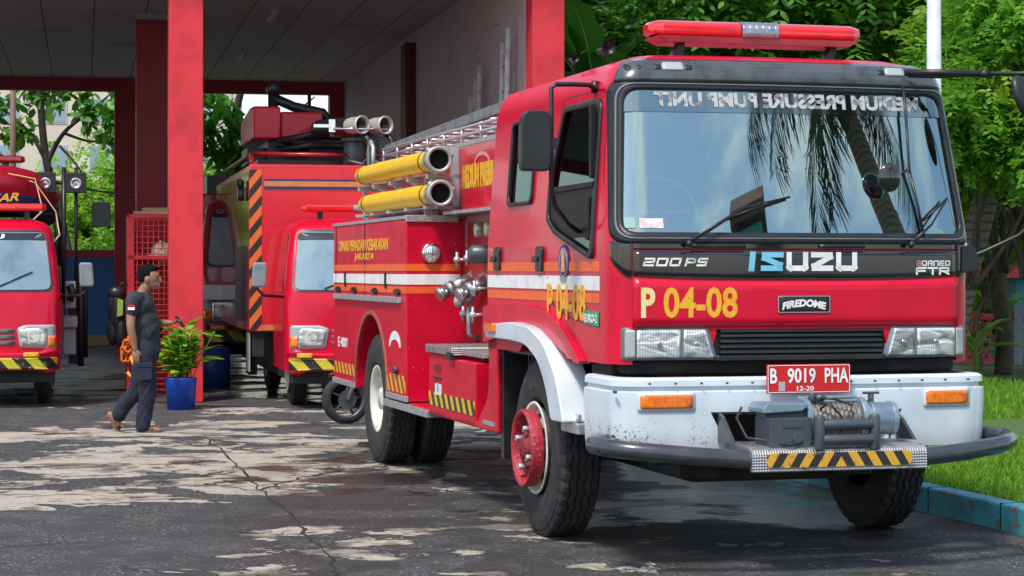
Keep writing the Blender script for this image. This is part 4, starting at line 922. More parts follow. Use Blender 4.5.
    bm_ = nt.nodes.new('ShaderNodeBump'); bm_.inputs['Distance'].default_value = .016
    nt.links.new(mth(nt, 'SUBTRACT', 1., mth(nt, 'MULTIPLY', wet, .74)), bm_.inputs['Strength']); nt.links.new(h, bm_.inputs['Height']); nt.links.new(bm_.outputs[0], b.inputs['Normal'])
    return m
g = MB(); g.add([(-500, -300, 0), (500, -300, 0), (500, 900, 0), (-500, 900, 0)], [(0, 1, 2, 3)]); kind(g.build('ground', ground_mat()), 'structure')
# cracks in the paving
def polystrip(name, pts, w, z, m, seed=1, k='structure', sub=10):
    rr = random.Random(seed); P = []
    for a, b in zip(pts, pts[1:]):
        for t in range(sub): P.append(Vector(a)*(1-t/sub)+Vector(b)*(t/sub))
    P.append(Vector(pts[-1])); vs = []
    for i, p in enumerate(P):
        d = (P[min(i+1, len(P)-1)]-P[max(i-1, 0)]).normalized(); n = Vector((-d.y, d.x)); j = rr.uniform(-.03, .03); ww = w*rr.uniform(.3, 1.3)
        if i in (0, len(P)-1): ww = .002
        vs += [(p.x+n.x*(j+ww), p.y+n.y*(j+ww), z), (p.x+n.x*(j-ww), p.y+n.y*(j-ww), z)]
    g = MB(); g.add(vs, [(2*i, 2*i+1, 2*i+3, 2*i+2) for i in range(len(P)-1)]); o = g.build(name, m); return kind(o, k)
crackm = mat('crack_dirt', (.012, .010, .008), .9, c2=(.03, .035, .012), ns=5)
def gp(px, py):
    d = 2100*1.64/(py-270); return ((px-512)/2100*d, d)
polystrip('ground_crack', [gp(205, 436), gp(232, 462), gp(262, 492), gp(292, 518), gp(330, 560), gp(345, 590)], .011, .004, crackm, 3)
polystrip('ground_crack', [gp(262, 492), gp(220, 486), gp(165, 484), gp(120, 488)], .010, .004, crackm, 4)
polystrip('ground_crack', [gp(262, 490), gp(300, 478), gp(345, 470)], .014, .004, crackm, 5)
# kerb parallel to the truck with the lawn behind it
KX = 2.90
def fel(x, y, z=0): return FEM @ Vector((x, y, z))
kerbm = mat('blue_kerb_paint', (.05, .34, .44), .7, c2=(.05, .22, .28), ns=5, rv=.1, chips=((.16, .15, .13), 9, .56), bmp=.3, bs=40)
kline = [(KX, -13), (KX, 9.0)]+[(KX+1.6-1.6*math.cos(R(t)), 9.0+1.6*math.sin(R(t))) for t in range(10, 91, 10)]+[(KX+30, 10.6)]
kroot = empty('kerb', (0, 0, 0)); kroot['kind'] = 'structure'
pieces = []
L_ = [Vector(p) for p in kline]
g = MB(); prof = rpoly([(0, 0), (0, .17), (.16, .17), (.16, 0)], [0, .02, .02, 0], 3)
vs = []; 
for i, p in enumerate(L_):
    a = L_[max(i-1, 0)]; b = L_[min(i+1, len(L_)-1)]; d = (b-a).normalized(); n = Vector((d.y, -d.x))
    for (u, v) in prof: q_ = p+n*u; vs.append(fel(q_.x, q_.y, v))
n_ = len(prof); g.add(vs, [(i*n_+j, i*n_+(j+1) % n_, (i+1)*n_+(j+1) % n_, (i+1)*n_+j) for i in range(len(L_)-1) for j in range(n_)], False)
kb = g.build('kerb_stone', kerbm, kroot)
g = MB()
for k in range(22): y = -12+k*1.0; g.box((KX-.002, y-.006, .0), (KX+.162, y+.006, .1725), FEM)
g.build('kerb_joint', crackm, kroot)
# lawn base and grass
def lawnm():
    m, nt, b = nmat('lawn_soil'); b.inputs['Roughness'].default_value = .9
    o = mix(nt, noise(nt, 1.2, 5), (.035, .085, .008), (.07, .14, .015)); o = mix(nt, ramp(nt, noise(nt, 40, 4), .5, .7), o, (.03, .045, .008)); nt.links.new(o, b.inputs['Base Color']); return m
g = MB(); L2 = [fel(x+.16 if i < 2 else x+.1, y-(.16 if i >= 2 else 0), .15) for i, (x, y) in enumerate(kline)]
vs = L2+[fel(KX+30, -13, .15)]; g.add(vs, [tuple(range(len(vs)))]); kind(g.build('lawn', lawnm()), 'structure')
g = MB(); vs = [(p.x, p.y, .07) for p in [fel(KX+.2, -13), fel(KX+30, -13), fel(KX+30, 60), fel(KX+2, 60), fel(KX+2, 11)]]; 
g = MB(); g.add([fel(KX+.9, 10.2, .146), fel(KX+30, 10.2, .146), fel(KX+60, 60, .146), fel(KX+1.8, 60, .146)], [(0, 1, 2, 3)]); kind(g.build('lawn', lawnm()), 'structure')
def grass(name, n, box_, z, m, h=(.03, .08), seed=3, w=.006):
    r = np.random.default_rng(seed); u = r.random(n); v = r.random(n)**1.0
    (x0, y0, x1, y1) = box_; X = x0+(x1-x0)*u; Y = y0+(y1-y0)*v
    th = r.random(n)*2*math.pi; H = h[0]+(h[1]-h[0])*r.random(n); lean = r.normal(0, .03, (n, 2)); ww = w*(1+r.random(n))
    loc = np.zeros((n, 3, 3)); dx = np.cos(th)*ww; dy = np.sin(th)*ww
    loc[:, 0] = np.stack([X-dx, Y-dy, np.full(n, z)], 1); loc[:, 1] = np.stack([X+dx, Y+dy, np.full(n, z)], 1); loc[:, 2] = np.stack([X+lean[:, 0], Y+lean[:, 1], z+H], 1)
    P = loc.reshape(-1, 3); Mx = np.array(FEM)[:3, :3]; P = P@Mx.T+np.array(FEM)[:3, 3]
    me = bpy.data.meshes.new(name); me.vertices.add(3*n); me.vertices.foreach_set('co', P.ravel()); me.loops.add(3*n); me.loops.foreach_set('vertex_index', np.arange(3*n)); me.polygons.add(n); me.polygons.foreach_set('loop_start', np.arange(0, 3*n, 3)); me.polygons.foreach_set('loop_total', np.full(n, 3)); me.materials.append(m); me.update()
    o = bpy.data.objects.new(name, me); col.objects.link(o); o['kind'] = 'stuff'; return o
gm = leafmat('grass_blade', (.10, .25, .012), (.20, .38, .025), rough=.6, trans=.35)
grass('grass', 60000, (KX+.17, -1.5, KX+2.6, 8.5), .15, gm)
grass('grass', 60000, (KX+.9, 8.0, KX+7, 26), .15, gm, h=(.04, .12), seed=5, w=.012)

# ============================================================= FIRE STATION (local t right, d back)
GO = Vector((-4.247, 26.0, 0)); GRZ = math.atan2(.2, .98); GM = Matrix.Translation(GO) @ Matrix.Rotation(GRZ, 4, 'Z')
st = empty('fire_station', GO, GRZ, 'open drive-through fire station hall with red pillars and pale panelled ceiling', 'fire station')
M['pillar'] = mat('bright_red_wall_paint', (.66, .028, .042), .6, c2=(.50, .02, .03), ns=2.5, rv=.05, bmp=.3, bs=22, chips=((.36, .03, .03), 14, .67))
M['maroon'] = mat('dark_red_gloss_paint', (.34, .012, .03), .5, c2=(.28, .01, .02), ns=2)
M['maroon_shaded'] = mat('shaded_maroon_paint', (.10, .006, .012), .6)  # pilaster's shade put into a darker copy of the maroon
def ceilm():
    m, nt, b = nmat('ceiling_boards'); b.inputs['Roughness'].default_value = .8
    tc = nt.nodes.new('ShaderNodeTexCoord'); sp = nt.nodes.new('ShaderNodeSeparateXYZ'); nt.links.new(tc.outputs['Object'], sp.inputs[0])
    a = mth(nt, 'ABSOLUTE', mth(nt, 'SUBTRACT', mth(nt, 'FRACT', mth(nt, 'DIVIDE', mth(nt, 'ADD', sp.outputs[0], 100.5), .82)), .5))
    c = mth(nt, 'ABSOLUTE', mth(nt, 'SUBTRACT', mth(nt, 'FRACT', mth(nt, 'DIVIDE', mth(nt, 'ADD', sp.outputs[1], 100.5), 2.4)), .5))
    l = mth(nt, 'MAXIMUM', mth(nt, 'LESS_THAN', a, .010), mth(nt, 'MULTIPLY', mth(nt, 'LESS_THAN', c, .005), .4))
    o = mix(nt, noise(nt, 1.3, 5), (.78, .70, .69), (.66, .58, .57)); o = mix(nt, ramp(nt, noise(nt, .5, 6, .7), .55, .72), o, (.52, .44, .43)); o = mix(nt, l, o, (.05, .035, .035))
    nt.links.new(o, b.inputs['Base Color']); bump(nt, b, noise(nt, 20, 4), .15); return m
M['plaster'] = mat('pale_pink_plaster', (.50, .43, .44), .85, c2=(.42, .35, .36), ns=1.2, bmp=.1, bs=25)
g = MB(); g.box((-16, .03, 5.80), (5.6, 20.4, 6.0)); g.build('ceiling', ceilm(), st)
g = MB(); g.box((-16, -.5, 6.05), (5.8, 20.9, 6.9)); g.build('roof', M['pillar'], st)
g = MB(); g.box((4.63, .42, 0), (4.9, 20.4, 5.795)); g.build('wall', M['plaster'], st)
for (t0, t1, d0, d1, z1, mm) in ((0, .42, 0, .42, 6.04, 'pillar'), (4.60, 5.02, -.02, .40, 6.04, 'pillar'), (-.20, .32, 8.2, 8.65, 5.79, 'maroon'), (4.45, 4.62, 9.8, 10.4, 5.6, 'maroon_shaded'), (-.38, .12, 19.9, 20.35, 5.79, 'maroon'), (4.30, 4.62, 20.0, 20.35, 5.79, 'maroon'), (-7.0, -6.58, 0, .42, 6.04, 'pillar'), (-7.0, -6.58, 19.9, 20.3, 5.79, 'maroon')):
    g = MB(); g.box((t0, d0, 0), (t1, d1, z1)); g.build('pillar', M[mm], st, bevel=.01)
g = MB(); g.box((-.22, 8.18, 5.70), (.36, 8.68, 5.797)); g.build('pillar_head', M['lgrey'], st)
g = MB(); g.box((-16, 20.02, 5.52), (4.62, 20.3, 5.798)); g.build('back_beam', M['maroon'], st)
for (t, d) in ((1.95, 7.6), (1.95, 14.0)):
    g = MB().use(M['lgrey']); g.box((t-.07, d-.62, 5.74), (t+.07, d+.62, 5.798)); g.use(M['white']).cyl((t-.03, d-.58, 5.72), (t-.03, d+.58, 5.72), .018, 10); g.build('tube_light', None, st)
g = MB(); g.box((4.48, .55, 5.40), (4.62, .75, 5.62)); g.build('wall_speaker', M['black'], st, bevel=.02)
g = MB().cyl((3.86, 20.1, 4.0), (3.86, 20.1, 5.52), .04); g.build('window_mullion', M['maroon'], st)
def gm_(t, d, z=0): return GM @ Vector((t, d, z))
# low blue wall behind the hall
o = empty('blue_wall', gm_(-3.2, 20.6), GRZ, 'low blue wall with a dark red coping at the far end of the hall', 'wall')
g = MB(); g.box((-8, 0, 0), (3.9, .18, 1.92)); g.build('wall_panel', mat('blue_wall_paint', (.02, .13, .36), .6, c2=(.02, .10, .28), ns=2, chips=((.10, .11, .10), 3, .66)), o)
g = MB(); g.box((-8, -.04, 1.92), (3.9, .22, 2.08)); g.build('coping', M['maroon'], o); g = MB(); g.box((-8, -.05, 0), (3.9, -.0, .22)); g.build('plinth', mat('stained_concrete', (.30, .22, .12), .9, c2=(.12, .10, .06), ns=3), o)
# ladders leaning on the side wall
for (t0, d0, h, w, lab) in ((4.38, 1.05, 4.85, .36, 'tall aluminium ladder leaning on the hall wall nearest the right red pillar'), (4.38, 3.1, 4.55, .30, 'shorter aluminium ladder leaning on the hall wall left of the tall one')):
    e = empty('leaning_ladder', gm_(t0, d0), GRZ, lab, 'ladder', 'ladders leaning on the hall wall')
    g = MB()
    for k, dd in enumerate((0, w)):
        hh = h-(0 if k == 0 else .15); g.tube([(0, dd, 0), (.12, dd, hh)], .04, 8)
        if k == 1 and w == .30: g.tube([(0, dd+.35, 0), (.12, dd+.35, hh-.25)], .045, 8)
    g.build('rail', mat('bright_aluminium', (.72, .73, .72), .5, metal=.3, c2=(.5, .5, .5)), e)
    for k in range(14): g = MB(); g.cyl((.12*(.3+k*.34)/h, 0, .3+k*.34), (.12*(.3+k*.34)/h, w, .3+k*.34), .014, 8); g.build('rung', M['alu'], e)

# ============================================================= LIGHT TRUCK CAB (used by three trucks)
M['mid_grey'] = mat('mid_grey_plastic', (.22, .24, .26), .45, c2=(.16, .18, .2))
M['haz_y'] = stripes('hazard_yellow_green', (.02, .02, .015), (.66, .58, .04), (1, 0, .9), .30, worn=(.3, .25, .1))
M['haz_o'] = stripes('hazard_orange_black', (.02, .015, .015), (.80, .14, .02), (1, 0, -.8), .20)
M['glass2'] = glass('truck_glass', (.40, .5, .5), .45)
def small_cab(root, Wd=1.92, lettering=None, paint=None):
    """cab-over light truck: front face at y=0, left edge x=0"""
    P = paint or M['red']; H = 2.26
    lev = [(.45, .0, -.02), (.62, 0, -.03), (.98, 0, -.02), (1.2, 0, .0), (1.36, .0, .03), (1.8, .05, .20), (2.08, .10, .32), (2.16, .13, .38), (2.22, .20, .50), (2.26, .34, .72)]
    g = MB(); vs = []; n = 0
    for z, i, y in lev:
        r = .16; pts = [(i, 1.65), (i, y+r+.3), (i, y+r)]+[(i+r-r*math.cos(k/6*math.pi/2), y+r-r*math.sin(k/6*math.pi/2)) for k in range(1, 7)]
        pts += [(i+r+(Wd-2*i-2*r)*k/10, y-.05*(1-(k/5-1)**2)) for k in range(1, 10)]
        pts += [(Wd-i-r+r*math.cos(k/6*math.pi/2), y+r-r*math.sin(k/6*math.pi/2)) for k in range(6, 0, -1)]+[(Wd-i, y+r), (Wd-i, y+r+.3), (Wd-i, 1.65)]
        n = len(pts); vs += [(a, b, z) for a, b in pts]
    g.add(vs, [(a*n+b, a*n+b+1, (a+1)*n+b+1, (a+1)*n+b) for a in range(len(lev)-1) for b in range(n-1)]+[tuple((len(lev)-1)*n+b for b in range(n))]+[(a*n, (a+1)*n, (a+1)*n+n-1, a*n+n-1) for a in range(len(lev)-1)], True)
    cb = g.build('cab', P, root); q = cb.modifiers.new('e', 'EDGE_SPLIT'); q.split_angle = R(50)
    def sf(off):
        def f(x, z):
            for (z0, i0, y0), (z1, i1, y1) in zip(lev, lev[1:]):
                if z <= z1 or z1 == lev[-1][0]:
                    t = (z-z0)/(z1-z0); i = i0+(i1-i0)*t; y = y0+(y1-y0)*t; break
            r = .16; x0, x1 = i+r, Wd-i-r
            if x < x0: u = min(1, (x0-x)/r); yy = y+r-r*math.sqrt(max(0, 1-u*u))
            elif x > x1: u = min(1, (x-x1)/r); yy = y+r-r*math.sqrt(max(0, 1-u*u))
            else: yy = y-.05*(1-((x-Wd/2)/(Wd/2-i-r))**2)
            return Vector((x, yy-off, z))
        return f
    lo_ = rpoly([(.07, 1.38), (Wd-.07, 1.38), (Wd-.15, 2.12), (.15, 2.12)], .10, 5); li_ = [(Wd/2+(x-Wd/2)*.965, 1.75+(z-1.75)*.93) for x, z in lo_]
    g = MB(); g.fan(lo_, sf(.006), 6); g.build('windscreen_seal', M['black'], cb)
    g = MB(); g.fan(li_, sf(.012), 6); g.build('windscreen', mat('pale_windscreen', (.24, .34, .38), .05, metal=.35, coat=1, c2=(.16, .24, .27), ns=3), cb)
    g = MB(); g.fan(rpoly([(.16, 2.0), (Wd-.16, 2.0), (Wd-.19, 2.085), (.19, 2.085)], .03, 3), sf(.016), 4); g.build('sun_strip', M['gloss_black'], cb)
    if lettering: text('windscreen_lettering', lettering, M['white'], cb, lambda u, v, d: sf(.018+d)(.65+u, 2.015+v), .62, .055, bold=.03)
    for s_ in (0, 1):
        mx = (lambda x: x) if s_ == 0 else (lambda x: Wd-x)
        g = MB(); g.fan([(mx(x), z) for x, z in rpoly([(.04, .70), (.46, .72), (.50, .95), (.40, .99), (.05, .99)], .03, 3)], sf(.012), 4); hl = g.build('headlight', M['lgrey'], cb, solid=.02)
        g = MB(); g.fan([(mx(x), z) for x, z in rpoly([(.15, .74), (.44, .75), (.47, .94), (.15, .96)], .02, 3)], sf(.02), 4); g.build('lens', M['lens_clear'], hl, solid=.006)
        g = MB(); g.ring(circ(mx(.30), .855, .075, 16), circ(mx(.30), .855, .06, 16), sf(.028), k=1); g.build('reflector', M['chrome'], hl)
        g = MB(); g.fan([(mx(x), z) for x, z in rpoly([(.045, .73), (.135, .73), (.135, .86), (.045, .86)], .01, 2)], sf(.02), 2); g.build('indicator_lamp', M['amber'], cb, solid=.006)
        # door window, mirror
        xx = .0 if s_ == 0 else Wd
        g = MB(); g.add([(mx(-.004), .42, 1.38), (mx(-.004), 1.38, 1.38), (mx(.09), 1.38, 2.06), (mx(.09), .60, 2.06)], [(0, 1, 2, 3)]); g.build('window_glass', M['gloss_black'], cb, solid=.004, off=1)
        g = MB(); g.tube([(mx(.02), .32, 1.32), (mx(-.25), .12, 1.34), (mx(-.33), .08, 1.42)], .018, 8); ar = g.build('mirror_arm', M['black'], root)
        g = MB(); g.prism([(mx(x), z) for x, z in rpoly([(-.40, 1.44), (-.23, 1.44), (-.22, 1.73), (-.38, 1.73)], .04, 4)], .02, .12, 'Y'); g.build('mirror_housing', M['mid_grey'], root, bevel=.02)
    g = MB()
    for z in (.78, .85, .92): g.fan(rpoly([(.54, z-.022), (Wd-.54, z-.022), (Wd-.52, z+.022), (.52, z+.022)], .01, 2), sf(.014), 4)
    g.build('grille', M['grey'], cb, solid=.02)
    g = MB(); g.fan(rpoly([(.02, .46), (Wd-.02, .46), (Wd-.0, .66), (.0, .66)], .02, 2), sf(.05), 4); bp = g.build('bumper', P, root, solid=.08, off=-1)
    g = MB(); g.fan(rpoly([(.03, .465), (Wd-.03, .465), (Wd-.03, .60), (.03, .60)], .01, 2), sf(.056), 4); g.build('hazard_strip', M['haz_y'], bp, solid=.004)
    for a_, b_ in ((.12, .30), (Wd-.42, Wd-.24)): g = MB(); g.fan(rpoly([(a_, .61), (b_, .61), (b_, .665), (a_, .665)], .01, 2), sf(.06), 2); g.build('fog_lamp', M['yellow'], bp, solid=.004)
    g = MB(); wz_ = sf(.03)
    g.tube([wz_(.45, 1.42), wz_(.95, 1.62)], .008, 6); g.tube([wz_(1.15, 1.42), wz_(1.6, 1.62)], .008, 6); g.build('wiper', M['black'], cb)
    g = MB(); g.box((.2, .25, .32), (Wd-.2, 5.6, .62)); g.box((.06, .05, .30), (Wd-.06, .25, .5)); g.build('chassis', M['dark_void'], root, bevel=.02)
    for (x, fl, y) in ((.12, False, .95), (Wd-.12, True, .95), (.12, False, 4.3), (Wd-.12, True, 4.3)):
        make_wheel(root, (x, y, .37), w=.20, flip=fl, front=(y < 2), R0=.37, simple=True)
    return cb
def lightbar(root, x0, x1, y, z):
    e = empty('light_bar', (0, 0, 0), parent=root); g = MB(); s_ = rpoly([(y, z), (y, z+.09), (y+.24, z+.09), (y+.24, z)], .03, 3); md = (x0+x1)/2
    loftx(g, [x0, x0+.05, md-.1], s_, [.6, 1, 1]); loftx(g, [md+.1, x1-.05, x1], s_, [1, 1, .6]); g.build('lens', M['lens_red'], e)
    g = MB(); loftx(g, [md-.1, md+.1], s_, [1.03, 1.03]); g.build('speaker_grille', M['steel'], e)
    g = MB(); g.box((x0+.2, y+.08, z-.09), (x0+.26, y+.16, z)); g.box((x1-.26, y+.08, z-.09), (x1-.2, y+.16, z)); g.build('light_bar_bracket', M['black'], e)
# ---- left truck with the boat on top
def wpt(px, z): return (px-512)/2100*z
lt = empty('rescue_truck', (wpt(60, 25.0)-1.92*.98, 25.0-.384, 0), GRZ, 'red light rescue truck at the left edge carrying an inflatable boat', 'fire truck')
small_cab(lt, lettering='ISUZU')
lightbar(lt, .25, 1.75, .60, 2.36)
lightbar(lt, .35, 1.45, 2.3, 3.03)
g = MB(); g.box((.0, 1.75, .75), (1.95, 5.6, 1.35)); g.box((.05, 1.75, 1.35), (1.9, 5.5, 1.7)); g.build('rear_body', M['red_dark'], lt, bevel=.02)
g = MB()
for y in (1.85, 3.4, 5.2):
    for x in (.08, 1.86): g.tube([(x, y, 1.6), (x, y, 2.35)], .03, 8)
g.tube([(.08, 1.85, 2.35), (1.86, 1.85, 2.35)], .03, 8); g.tube([(.08, 1.85, 2.33), (.08, 5.2, 2.33)], .03, 8); g.tube([(1.86, 1.85, 2.33), (1.86, 5.2, 2.33)], .03, 8); g.build('boat_rack', M['black'], lt)
g = MB(); g.tube([(1.95, 1.78, 1.2), (1.95, 1.78, 2.95)], .03, 8); g.tube([(1.7, 1.78, 2.75), (2.1, 1.78, 2.75)], .025, 8); g.tube([(2.1, 1.78, 2.95), (2.1, 1.9, 1.3)], .022, 8)
g.build('lamp_mast', M['black'], lt)
for x in (1.72, 2.10):
    g = MB().use(M['black']).box((x-.13, 1.70, 2.62), (x+.13, 1.78, 2.88)); g.use(M['lens_clear']).lathe([(0, .075), (-.02, .075), (-.03, .05), (-.01, .04), (-.02, 0)], (x, 1.70, 2.74), 'Y', 20); g.build('flood_lamp', None, lt, bevel=.02)
g = MB(); g.box((1.93, 1.9, .9), (2.12, 2.6, 1.05)); g.box((1.93, 2.0, .55), (2.10, 2.5, .9)); g.box((1.96, 1.75, 1.15), (2.1, 1.82, 1.5)); g.build('side_locker', M['lgrey'], lt, bevel=.02)
g = MB(); g.tube([(2.02, 1.7, 1.25), (2.06, 1.7, 1.35), (2.02, 1.7, 1.45)], .05, 10); g.tube([(2.16, 2.1, .4), (2.16, 2.1, 1.7)], .04, 8); g.tube([(2.22, 2.4, .5), (2.22, 2.4, 1.6)], .03, 8); g.box((2.0, 2.7, .4), (2.2, 5.2, 1.3)); g.build('side_gear', M['black'], lt)
g = MB(); g.prism(rpoly([(2.30, 2.20), (2.54, 2.20), (2.54, 2.52), (2.30, 2.52)], .04, 4), 2.2, 2.3, 'Y'); g.tube([(1.95, 2.2, 2.75), (2.3, 2.25, 2.68), (2.85, 2.25, 2.60)], .015, 6); g.build('mirror_housing', M['black'], lt, bevel=.02)
# inflatable boat resting on the rack
LTM = Matrix.Translation(lt.location) @ Matrix.Rotation(GRZ, 4, 'Z')
bt = empty('inflatable_boat', LTM @ Vector((.70, 1.2, 2.38)), GRZ, 'red and navy inflatable boat strapped on the rack of the left truck', 'boat')
bp_ = []
for k in range(25):
    t = k/24*2-1; bp_.append((1.12*math.sin(t*math.pi/2)*(1 if abs(t) < .5 else 1) , 0, 0))
hull = [(-.95, 3.8, .22), (-.98, 2.2, .22), (-.9, 1.0, .25), (-.62, .25, .32), (0, -.12, .36), (.62, .25, .32), (.92, 1.0, .25), (.98, 2.2, .22), (.95, 3.8, .22)]
def catm(P, n=6):
    P = [Vector(p) for p in P]; out = []
    for i in range(len(P)-1):
        a, b, c, d = P[max(i-1, 0)], P[i], P[i+1], P[min(i+2, len(P)-1)]
        for k in range(n):
            t = k/n; out.append(.5*((2*b)+(c-a)*t+(2*a-5*b+4*c-d)*t*t+(3*b-a-3*c+d)*t**3))
    out.append(P[-1]); return out
pth = catm(hull); g = MB(); g.tube(pth, .235, 20); g.build('boat_tube', mat('red_hypalon', (.42, .006, .03), .4, coat=.2), bt)
g = MB(); g.tube([p+Vector((0, -.02, -.16)) for p in pth], .19, 16); g.build('rubbing_band', M['navy'], bt)
g = MB(); g.box((-.8, .5, .0), (.8, 3.6, .1)); g.prism([(-.7, .35), (.1, .35), (-.15, .80), (-.8, .62)], .3, 2.6, 'Y'); g.build('boat_cover', mat('blue_tarp', (.02, .06, .30), .6, c2=(.015, .04, .2), bmp=.3, bs=4), bt)
text('boat_lettering', 'DAMKAR', M['yellow'], bt, lambda u, v, d: Vector((-.05+u*.9, -.36-d+.18*u*u, .03+v+.1*u)), .85, .10, bold=.03, shear=.3)
g = MB(); g.tube([(.6, .05, .45), (.9, .2, .35), (1.15, .4, .0), (1.2, .3, -.3), (1.0, .1, -.55), (.7, .0, -.6)], .009, 6); g.tube([(-.5, .0, .6), (.3, -.2, .5), (.9, .1, .4), (1.0, 0, .0), (.45, -.1, -.55)], .009, 6); g.build('tie_rope', M['cream'], bt)
# ---- truck in the right bay with its box body and monitors
tt = empty('monitor_truck', (wpt(286, 24.6), 24.6, 0), GRZ, 'red box-bodied fire truck with twin water cannons parked behind the big fire engine', 'fire truck')
small_cab(tt)
lightbar(tt, .25, 1.70, .62, 2.34)
g = MB(); g.fan(rpoly([(.7, 1.06), (1.1, 1.06), (1.1, 1.10), (.7, 1.10)], .005, 1), lambda x, z: Vector((x, -.045, z)), 2); g.build('chevron_badge', M['haz_o'], tt)
bx = MB(); bx.box((-.28, 1.85, .86), (2.15, 8.6, 2.97)); bo = bx.build('box_body', mat('box_red_paint', (.62, .006, .02), .35, coat=.4, c2=(.56, .005, .018)), tt, bevel=.02)
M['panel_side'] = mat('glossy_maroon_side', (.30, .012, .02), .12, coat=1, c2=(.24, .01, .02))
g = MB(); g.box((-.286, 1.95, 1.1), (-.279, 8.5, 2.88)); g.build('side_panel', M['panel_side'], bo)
def shutm():
    m, nt, b = nmat('roller_shutter'); b.inputs['Roughness'].default_value = .4; b.inputs['Metallic'].default_value = .3
    tc = nt.nodes.new('ShaderNodeTexCoord'); sp = nt.nodes.new('ShaderNodeSeparateXYZ'); nt.links.new(tc.outputs['Object'], sp.inputs[0])
    w_ = mth(nt, 'FRACT', mth(nt, 'MULTIPLY', sp.outputs[2], 18.)); nt.links.new(mix(nt, ramp(nt, w_, .75, .95), (.07, .045, .045), (.02, .015, .015)), b.inputs['Base Color']); bump(nt, b, w_, .5, .01); return m
g = MB(); g.box((-.295, 2.25, .98), (-.287, 4.2, 1.95)); g.build('roller_shutter', shutm(), bo)
g = MB(); g.box((-.285, 1.843, .88), (-.13, 1.849, 2.90)); g.build('hazard_strip', M['haz_o'], bo)
ct_ = mat('copper_tape', (.60, .20, .06), .4)
g = MB().use(M['navy']).box((-.10, 1.838, 2.66), (2.13, 1.846, 2.785)); g.use(ct_).box((-.10, 1.834, 2.692), (2.13, 1.840, 2.758)); g.build('tape_band', None, bo)
g = MB(); g.box((-.125, 1.838, .88), (.5, 1.846, .95)); g.build('lower_tape', ct_, bo)
g = MB(); g.tube([(-.2, 8.0, 3.15), (-.2, 3.6, 3.15), (-.2, 2.6, 3.14), (2.0, 2.6, 3.14)], .03, 8); g.tube([(-.2, 2.6, 3.14), (-.25, 1.95, 2.98)], .03, 8); g.build('roof_rail', M['red_dark'], tt)
g = MB(); g.box((-.1, 2.9, 2.97), (2.0, 8.2, 3.08)); g.box((-.15, 4.0, 3.08), (.5, 5.0, 3.3)); g.ell((-.35, 2.5, 2.75), (.05, .05, .06)); g.build('roof_gear', M['black'], tt)
g = MB(); g.cyl((-.3, 2.6, 2.62), (-.38, 2.6, 2.62), .09, 20); g.build('side_lamp', M['gun'], bo)
g = MB(); g.box((-.25, 2.3, .3), (-.15, 2.9, .86)); g.box((-.24, 1.9, .55), (-.1, 2.0, .86)); g.box((.1, 2.0, .3), (1.9, 8.3, .86)); g.build('under_gear', M['dark_void'], tt)
g = MB(); g.box((-.27, 2.15, .35), (-.25, 2.55, .84)); g.build('step_panel', M['lgrey'], tt)
g = MB(); g.prism([(3.4, 3.38), (3.4, 3.82), (4.0, 3.84), (5.6, 3.75), (5.6, 3.40)], -.12, .25); g.box((.25, 3.5, 3.40), (.82, 5.2, 3.76)); g.build('turret', M['red'], tt, bevel=.03)
g = MB(); g.tube([(.22, 4.2, 3.1), (.22, 4.2, 4.12)], .07, 12); g.ell((.22, 4.2, 4.12), (.10, .12, .12)); g.tube([(.22, 4.2, 4.0), (.5, 4.2, 3.88), (.9, 4.2, 3.80), (1.05, 4.2, 3.6)], .07, 10); g.tube([(.6, 3.3, 3.25), (.2, 3.1, 3.35), (.6, 3.0, 3.42), (1.4, 3.2, 3.38)], .045, 10); g.tube([(.6, 3.3, 3.18), (.2, 3.1, 3.24), (.6, 3.0, 3.28), (1.4, 3.2, 3.28)], .045, 10); g.box((.1, 3.6, 3.08), (1.6, 5.4, 3.42)); g.build('turret_arm', M['black'], tt, bevel=.0)
for k in range(2):
    x0 = .96+k*.30
    e = empty('water_cannon', (x0, 2.30, 3.49), R(30), parent=tt)
    g = MB(); g.lathe([(-.12, .098), (-.20, .108), (-.34, .108), (-.37, .120), (-.40, .120), (-.41, .108), (-.37, .09), (-.30, .08), (-.1, .06)], (0, 0, 0), 'Y', 28); g.build('nozzle', mat('pale_nozzle', (.50, .51, .44), .4, metal=.3), e)
    g = MB(); g.lathe([(-.13, .09), (.0, .115), (.50, .115), (.60, .09)], (0, 0, 0), 'Y', 24); g.lathe([(-.36, .075), (-.3, .0)], (0, 0, 0), 'Y', 20); g.build('barrel', M['black'], e)
g = MB(); g.cyl((1.12, 2.5, 3.0), (1.12, 2.5, 3.3), .14, 20); g.cyl((1.12, 2.5, 3.30), (1.12, 2.5, 3.36), .18, 20); g.box((.8, 2.4, 3.36), (1.5, 2.5, 3.42)); g.build('cannon_base', M['gun'], tt, bevel=.01)
g = MB()
for x in (1.22, 1.52): g.tube([(x-.1, 2.1, 3.44), (x+.02, 1.98, 3.3), (x+.03, 1.95, 3.08), (x-.06, 1.97, 2.98), (x-.22, 2.0, 3.02), (x-.25, 2.2, 3.1)], .035, 10)
g.build('feed_hose', M['black'], tt); g = MB(); g.box((.55, 2.1, 3.46), (.80, 2.14, 3.5)); g.box((.74, 2.05, 3.40), (.82, 2.2, 3.56)); g.cyl((.8, 2.0, 3.44), (1.5, 2.0, 3.44), .018, 8); g.build('cannon_handle', M['chrome'], tt)
